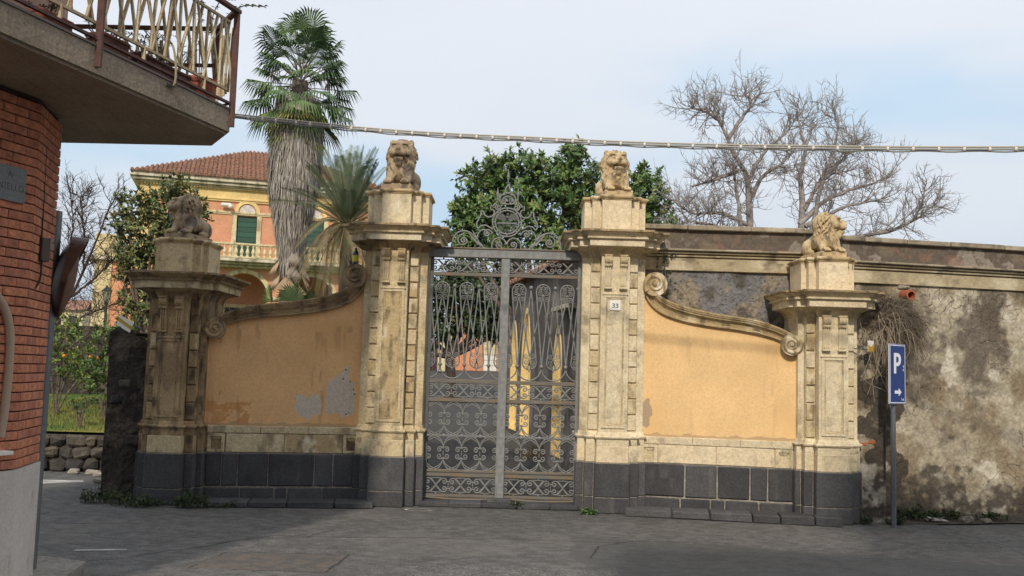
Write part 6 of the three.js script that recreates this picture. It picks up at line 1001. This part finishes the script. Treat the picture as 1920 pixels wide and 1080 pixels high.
// feather palm
{
  seed(440); const y0 = slopeY(-12.5), t = thing('date_palm', 'feather leaved date palm between the fan palm and the tall left pier', 'palm tree', [-4.45, y0, -12.5]);
  part('trunk', new GB().tube([[0, -0.2, 0], [0.02, 2.5, 0], [0, 4.9, 0]], (q) => mix(0.2, 0.17, q) * (1), 12), M.barkDark, t);
  const C = [0, 4.85, 0];
  for (let i = 0; i < 62; i++) {
    const f = i / 62, old = f > 0.66, el = (old ? mix(0.7, -0.3, (f - 0.66) / 0.34) : mix(1.5, 0.4, f / 0.66)) + rr(-0.08, 0.08), a = i * 2.39996, L = old ? rr(1.5, 1.9) : rr(2.2, 2.7) , d = [Math.cos(el) * Math.cos(a), Math.sin(el), Math.cos(el) * Math.sin(a)], b = new GB(), pts = [];
    for (let k = 0; k <= 16; k++) { const q = k / 16; pts.push(add(C, add(mul(d, L * q), [0, -(old ? 1.25 : 0.3) * Math.pow(q, 2) * L * (0.35 + Math.cos(el) * 0.6), 0]))); }
    const base = old ? pick([[0.2, 0.17, 0.08], [0.15, 0.14, 0.06], [0.24, 0.19, 0.1]]) : pick([[0.16, 0.2, 0.12], [0.19, 0.235, 0.145], [0.12, 0.165, 0.095]]); b.col = old ? [0.25, 0.17, 0.08] : [0.16, 0.15, 0.07]; b.tube(pts, (q) => mix(0.02, 0.005, q), 4, false, false);
    for (let k = 2; k < 16; k++) for (let m = 0; m < 4; m++) for (const sd of [-1, 1]) { const q = (k + m / 4) / 16, p = lerp(pts[k], pts[k + 1] || pts[k], m / 4), tg = norm(sub(pts[Math.min(16, k + 1)], pts[k - 1])), s = norm(cross(tg, [0.03, 1, 0.02])), n = cross(s, tg), l = 0.27 * (0.5 + 0.9 * Math.sin(Math.PI * clamp(q * 0.85 + 0.1))) * rr(0.85, 1.1), dir = norm(add(add(mul(tg, 0.62), mul(s, sd * 0.95)), mul(n, old ? -0.5 : 0.25))), kk = rr(0.8, 1.2); b.col = [base[0] * kk, base[1] * kk, base[2] * kk]; const e = add(p, mul(dir, l)), w = mul(tg, 0.012), mm = lerp(p, e, 0.5); b.tri(p, add(mm, w), e); b.tri(p, e, sub(mm, w)); }
    part('frond', b, M.leafMatt, t, old ? 'yellowing drooping frond' : undefined);
  }
  for (let i = 0; i < 7; i++) { const dry = new GB(), a = i * 2.4 + 0.4, pts = curve3([[0, 4.75, 0], [Math.cos(a) * 0.4, 4.5, Math.sin(a) * 0.4], [Math.cos(a) * 0.55, 3.6, Math.sin(a) * 0.5], [Math.cos(a) * 0.55, 2.6, Math.sin(a) * 0.5]], 14); dry.col = [0.2, 0.15, 0.11]; dry.tube(pts, 0.016, 4); for (let k = 3; k < 14; k++) for (let m = 0; m < 5; m++) { const e = add(pts[k], [rr(-0.09, 0.09), -rr(0.15, 0.35), rr(-0.09, 0.09)]); dry.col = pick([[0.24, 0.19, 0.14], [0.17, 0.13, 0.1]]); dry.tri(pts[k], e, add(e, [0.012, 0.05, 0.008])); } part('dead_frond', dry, M.leafMatt, t, 'dry brown hanging frond'); }
  const s = thing('dwarf_palm', 'single dwarf fan palm leaf above the left wing coping', 'palm tree', [-4.9, slopeY(-8), -8]), b0 = 0; for (const [dx, dy, c] of [[-0.25, 1, [0.1, 0.15, 0.035]], [0.35, 0.9, [0.07, 0.12, 0.03]], [0.1, 1, [0.06, 0.1, 0.03]]]) { const b = new GB(); fanLeaf(b, [0, 1.4, 0], norm([dx, dy, 0.2]), 1.4, 0.55, 24, 1.5, c, 0.35); part('leaf', b, M.leafMatt, s); } part('trunk', new GB().tube([[0, -0.1, 0], [0, 1.5, 0]], 0.1, 10), M.bark, s);
}
// garden shrubs on the left
const shrub = (name, label, cat, at, lobes, dens, L, w, cols, s, fruit) => { seed(s); const t = thing(name, label, cat, at), st = new GB(); for (const [x, y, r] of lobes) st.tube(curve3([[0, -0.05, 0], [x * 0.4, y * 0.5, 0], [x, y, 0]], 6), 0.018, 5); part('stems', st, M.bark, t); part('foliage', crown(new GB(), lobes, 0, 0.2, dens, L, w, cols, 7), M.leaf, t); if (fruit) for (let i = 0; i < fruit; i++) { const q = pick(lobes), d = ranDir(); part('fruit', new GB().ball(q[0] + d[0] * q[2], q[1] + d[1] * q[2], Math.abs(d[2]) * q[2] + 0.05, 0.035, 8), std({ color: rgb(222, 140, 30), roughness: 0.5 }), t); } };
shrub('citrus_bush', 'yellow-green citrus bush with a few oranges on the left lawn', 'bush', [-8.55, 0.86, -5.0], [[0, 0.95, 0.42], [0.35, 1.3, 0.4], [-0.3, 1.35, 0.35], [0.1, 1.65, 0.35], [0.55, 0.85, 0.32]], 260, 0.085, 0.022, [[0.13, 0.19, 0.03], [0.19, 0.22, 0.035], [0.085, 0.14, 0.03]], 451, 6);
shrub('citrus_bush', 'leafy green citrus bush on the lawn against the ruined wall end', 'bush', [-7.45, 0.82, -4.6], [[0, 1.05, 0.45], [0.35, 0.75, 0.35], [-0.35, 0.95, 0.4], [0.05, 1.5, 0.38], [-0.15, 0.6, 0.35], [0.5, 1.2, 0.3]], 260, 0.085, 0.022, [[0.09, 0.15, 0.03], [0.13, 0.18, 0.035], [0.06, 0.11, 0.025]], 452);
shrub('small_shrub', 'small dark leafy shrub standing alone on the sunlit grass', 'shrub', [-7.5, 0.7, -3.7], [[0, 0.34, 0.12], [0.1, 0.45, 0.11], [-0.12, 0.42, 0.1]], 420, 0.05, 0.014, [[0.045, 0.075, 0.022], [0.07, 0.1, 0.03]], 453);
{
  seed(455); const gw = thing('garden_wall', 'dark retaining wall behind the citrus bushes on the left', 'wall', [-10.5, 0.9, -7.3], 0.1); part('masonry', roughWall(4.6, 0, 1.75, 0, 20, 10, 0.05, 8), M.darkPlaster, gw); part('wall_core', new GB().box(2.3, 0.86, -0.2, 4.6, 1.72, 0.26, 0), M.darkPlaster, gw);
  const iv = new GB(); for (let i = 0; i < 260; i++) { const p = [rr(0, 4.4), rr(1.2, 2.3), rr(-0.1, 0.3)], d = ranDir(); iv.tube([p, add(p, mul(d, 0.25)), add(p, mul(norm(add(d, [0, -0.8, 0])), 0.55))], 0.006, 3, false, false); } part('dry_creeper', iv, M.bark, gw, 'dry brown creeper stems');
  const gr = new GB(); for (let i = 0; i < 5200; i++) { const x = rr(-10, -5.9), z = rr(-6.6, -3.4), y = mix(0.66, 1.07, (-3.35 - z) / 3.3), h = rr(0.03, 0.11), a = rr(0, 6.28), k = rr(0.7, 1.2), c = fbm((x + 12) / 8, (z + 10) / 8, 8, 3, 5) > 0.5 ? [0.2, 0.2, 0.05] : [0.1, 0.16, 0.03]; gr.col = [c[0] * k, c[1] * k, c[2] * k]; gr.tri([x, y - 0.01, z], [x + Math.cos(a) * 0.02, y - 0.01, z + Math.sin(a) * 0.02], [x + rr(-0.04, 0.04), y + h, z + rr(-0.04, 0.04)]); }
  const g = part('grass', gr, M.leafMatt, scene); g.name = 'grass'; g.userData = { label: 'tufts of yellow-green grass on the left lawn', category: 'grass', kind: 'stuff' };
}
// weeds along the foot of the walls
const weed = (label, at, R, H, n, s, cols = [[0.05, 0.08, 0.025], [0.075, 0.11, 0.03], [0.035, 0.06, 0.02]]) => { seed(s); const b = new GB(); for (let i = 0; i < n; i++) { const a = rr(0, 6.28), q = R * Math.sqrt(rnd()), p = [Math.cos(a) * q, 0, Math.sin(a) * q * 0.5], h = H * rr(0.3, 1) * (1 - 0.5 * q / R), e = add(p, [rr(-0.05, 0.05), h, rr(-0.03, 0.05)]); b.col = [0.06, 0.08, 0.03]; b.tube([p, e], 0.003, 3, false, false); for (let k = 0; k < 6; k++) { const c = pick(cols), m = rr(0.75, 1.25); b.col = [c[0] * m, c[1] * m, c[2] * m]; leafTo(b, lerp(p, e, rr(0.3, 1)), norm(add(ranDir(), [0, 0.4, 0])), [0, 1, 0], rr(0.03, 0.07), 0.014); } } solo('weed_clump', b, M.leafMatt, label, 'weeds', 'weeds along the walls', at); };
weed('tall dark weeds at the foot of the ruined wall end', [-5.3, 0, 0.42], 0.3, 0.34, 60, 461); weed('low weeds in front of the short left pier', [-4.75, 0, 0.62], 0.35, 0.2, 60, 462); weed('bushy weed between the short left pier and the left wing wall', [-4.05, 0, 0.6], 0.24, 0.3, 55, 463); weed('sparse weed tuft under the left wing wall', [-3.6, 0, 0.5], 0.16, 0.12, 20, 464);
weed('green weed sprouting at the foot of the tall right pier', [1.22, 0, 0.16], 0.1, 0.1, 26, 465, [[0.07, 0.13, 0.03], [0.1, 0.16, 0.04]]); weed('weed tuft behind the parking sign post', [5.38, 0, 0.3], 0.12, 0.16, 26, 466); weed('patch of weeds at the foot of the right wall, left of the litter', [5.85, 0.04, -0.12], 0.32, 0.2, 60, 467); weed('patch of weeds at the foot of the right wall, above the litter', [6.3, 0.04, -0.25], 0.26, 0.18, 45, 468); weed('weed tuft farthest right at the wall foot', [6.95, 0.04, -0.3], 0.22, 0.12, 30, 469); weed('tiny weed by the short right pier and the stub', [4.96, 0, 0.34], 0.07, 0.16, 14, 470); weed('small weeds on the sill of the iron gate', [0.25, 0.05, -0.14], 0.1, 0.05, 12, 471);
// dry creeper hanging on the right wall
{
  seed(480); const t = thing('dry_creeper', 'mass of dry brown creeper hanging on the wall behind the parking sign', 'creeper', [5.36, 2.55, -0.1]), b = new GB();
  for (let i = 0; i < 6000; i++) { const a = rr(0, 6.2832), q = Math.sqrt(rnd()), p = [-0.06 + Math.cos(a) * 0.44 * q, 0.24 + Math.sin(a) * 0.34 * q, rr(-0.12, 0.3) * (1 - q * 0.6)], L = rr(0.2, 0.7), sp = p[0] * 1.1, e = [p[0] + sp * L * 0.9 + rr(-0.16, 0.2), p[1] - L * rr(-0.15, 0.9), p[2] + rr(-0.08, 0.1)], m = add(lerp(p, e, 0.5), [sp * 0.06, 0.05, 0.04]), k = rr(0.6, 1.2), c = pick([[0.24, 0.19, 0.13], [0.18, 0.14, 0.1], [0.30, 0.25, 0.18], [0.13, 0.1, 0.075]]); b.col = [c[0] * k, c[1] * k, c[2] * k]; b.tube([p, m, e], (w) => mix(0.0034, 0.0016, w), 3, false, false); }
  for (let i = 0; i < 26; i++) { const x = rr(-0.42, 0.1), p = [x, rr(-0.1, 0.3), 0.32]; b.col = [0.34, 0.28, 0.2]; b.tube(curve3([p, add(p, [rr(-0.1, 0.15), 0.05, 0.1]), add(p, [rr(-0.05, 0.25), -rr(0.2, 0.6), 0.12]), add(p, [rr(0, 0.3), -rr(0.5, 0.95), 0.08])], 10), 0.0045, 4); }
  part('stems', b, M.leafMatt, t);
  const v = thing('ivy_sprig', 'thin dark ivy sprig in the corner above the right wing scroll', 'creeper', [2.3, 3.3, -0.42]), l = new GB(); part('leaves', crown(l, [[0, 0.2, 0.16], [0.05, 0.0, 0.14], [-0.02, -0.2, 0.1], [0.1, 0.35, 0.1]], 0, 0.05, 330, 0.04, 0.013, [[0.06, 0.07, 0.03], [0.09, 0.085, 0.045], [0.12, 0.1, 0.06]], 6), M.leafMatt, v); part('stems', new GB().tube(curve3([[0, -0.3, 0], [0.03, 0, 0], [0, 0.4, 0]], 8), 0.008, 4), M.bark, v);
  for (const [i, x, z] of [[0, 0.2, -9.0], [1, 0.75, -4.6]]) { const h = new GB(); seed(490 + i); for (let k = 0; k < 420; k++) { const a = rr(0, 6.28), q = rr(0, 1), p = [Math.cos(a) * 0.4 * q, 0.02 + 0.3 * (1 - q) * rnd(), Math.sin(a) * 0.5 * q], e = add(p, [rr(-0.12, 0.12), rr(-0.03, 0.12), rr(-0.12, 0.12)]), c = pick([[0.26, 0.18, 0.09], [0.18, 0.13, 0.07], [0.3, 0.22, 0.12]]); h.col = c; h.tube([p, e], 0.005, 3, false, false); } solo('brush_heap', h, M.leafMatt, ['small brown brush heap farther up the drive by the outbuilding', 'small brown brush heap nearer the gate by the outbuilding'][i], 'brush heap', 'brush heaps by the outbuilding', [x, slopeY(z), z]); }
}
renderer.render(scene, camera);
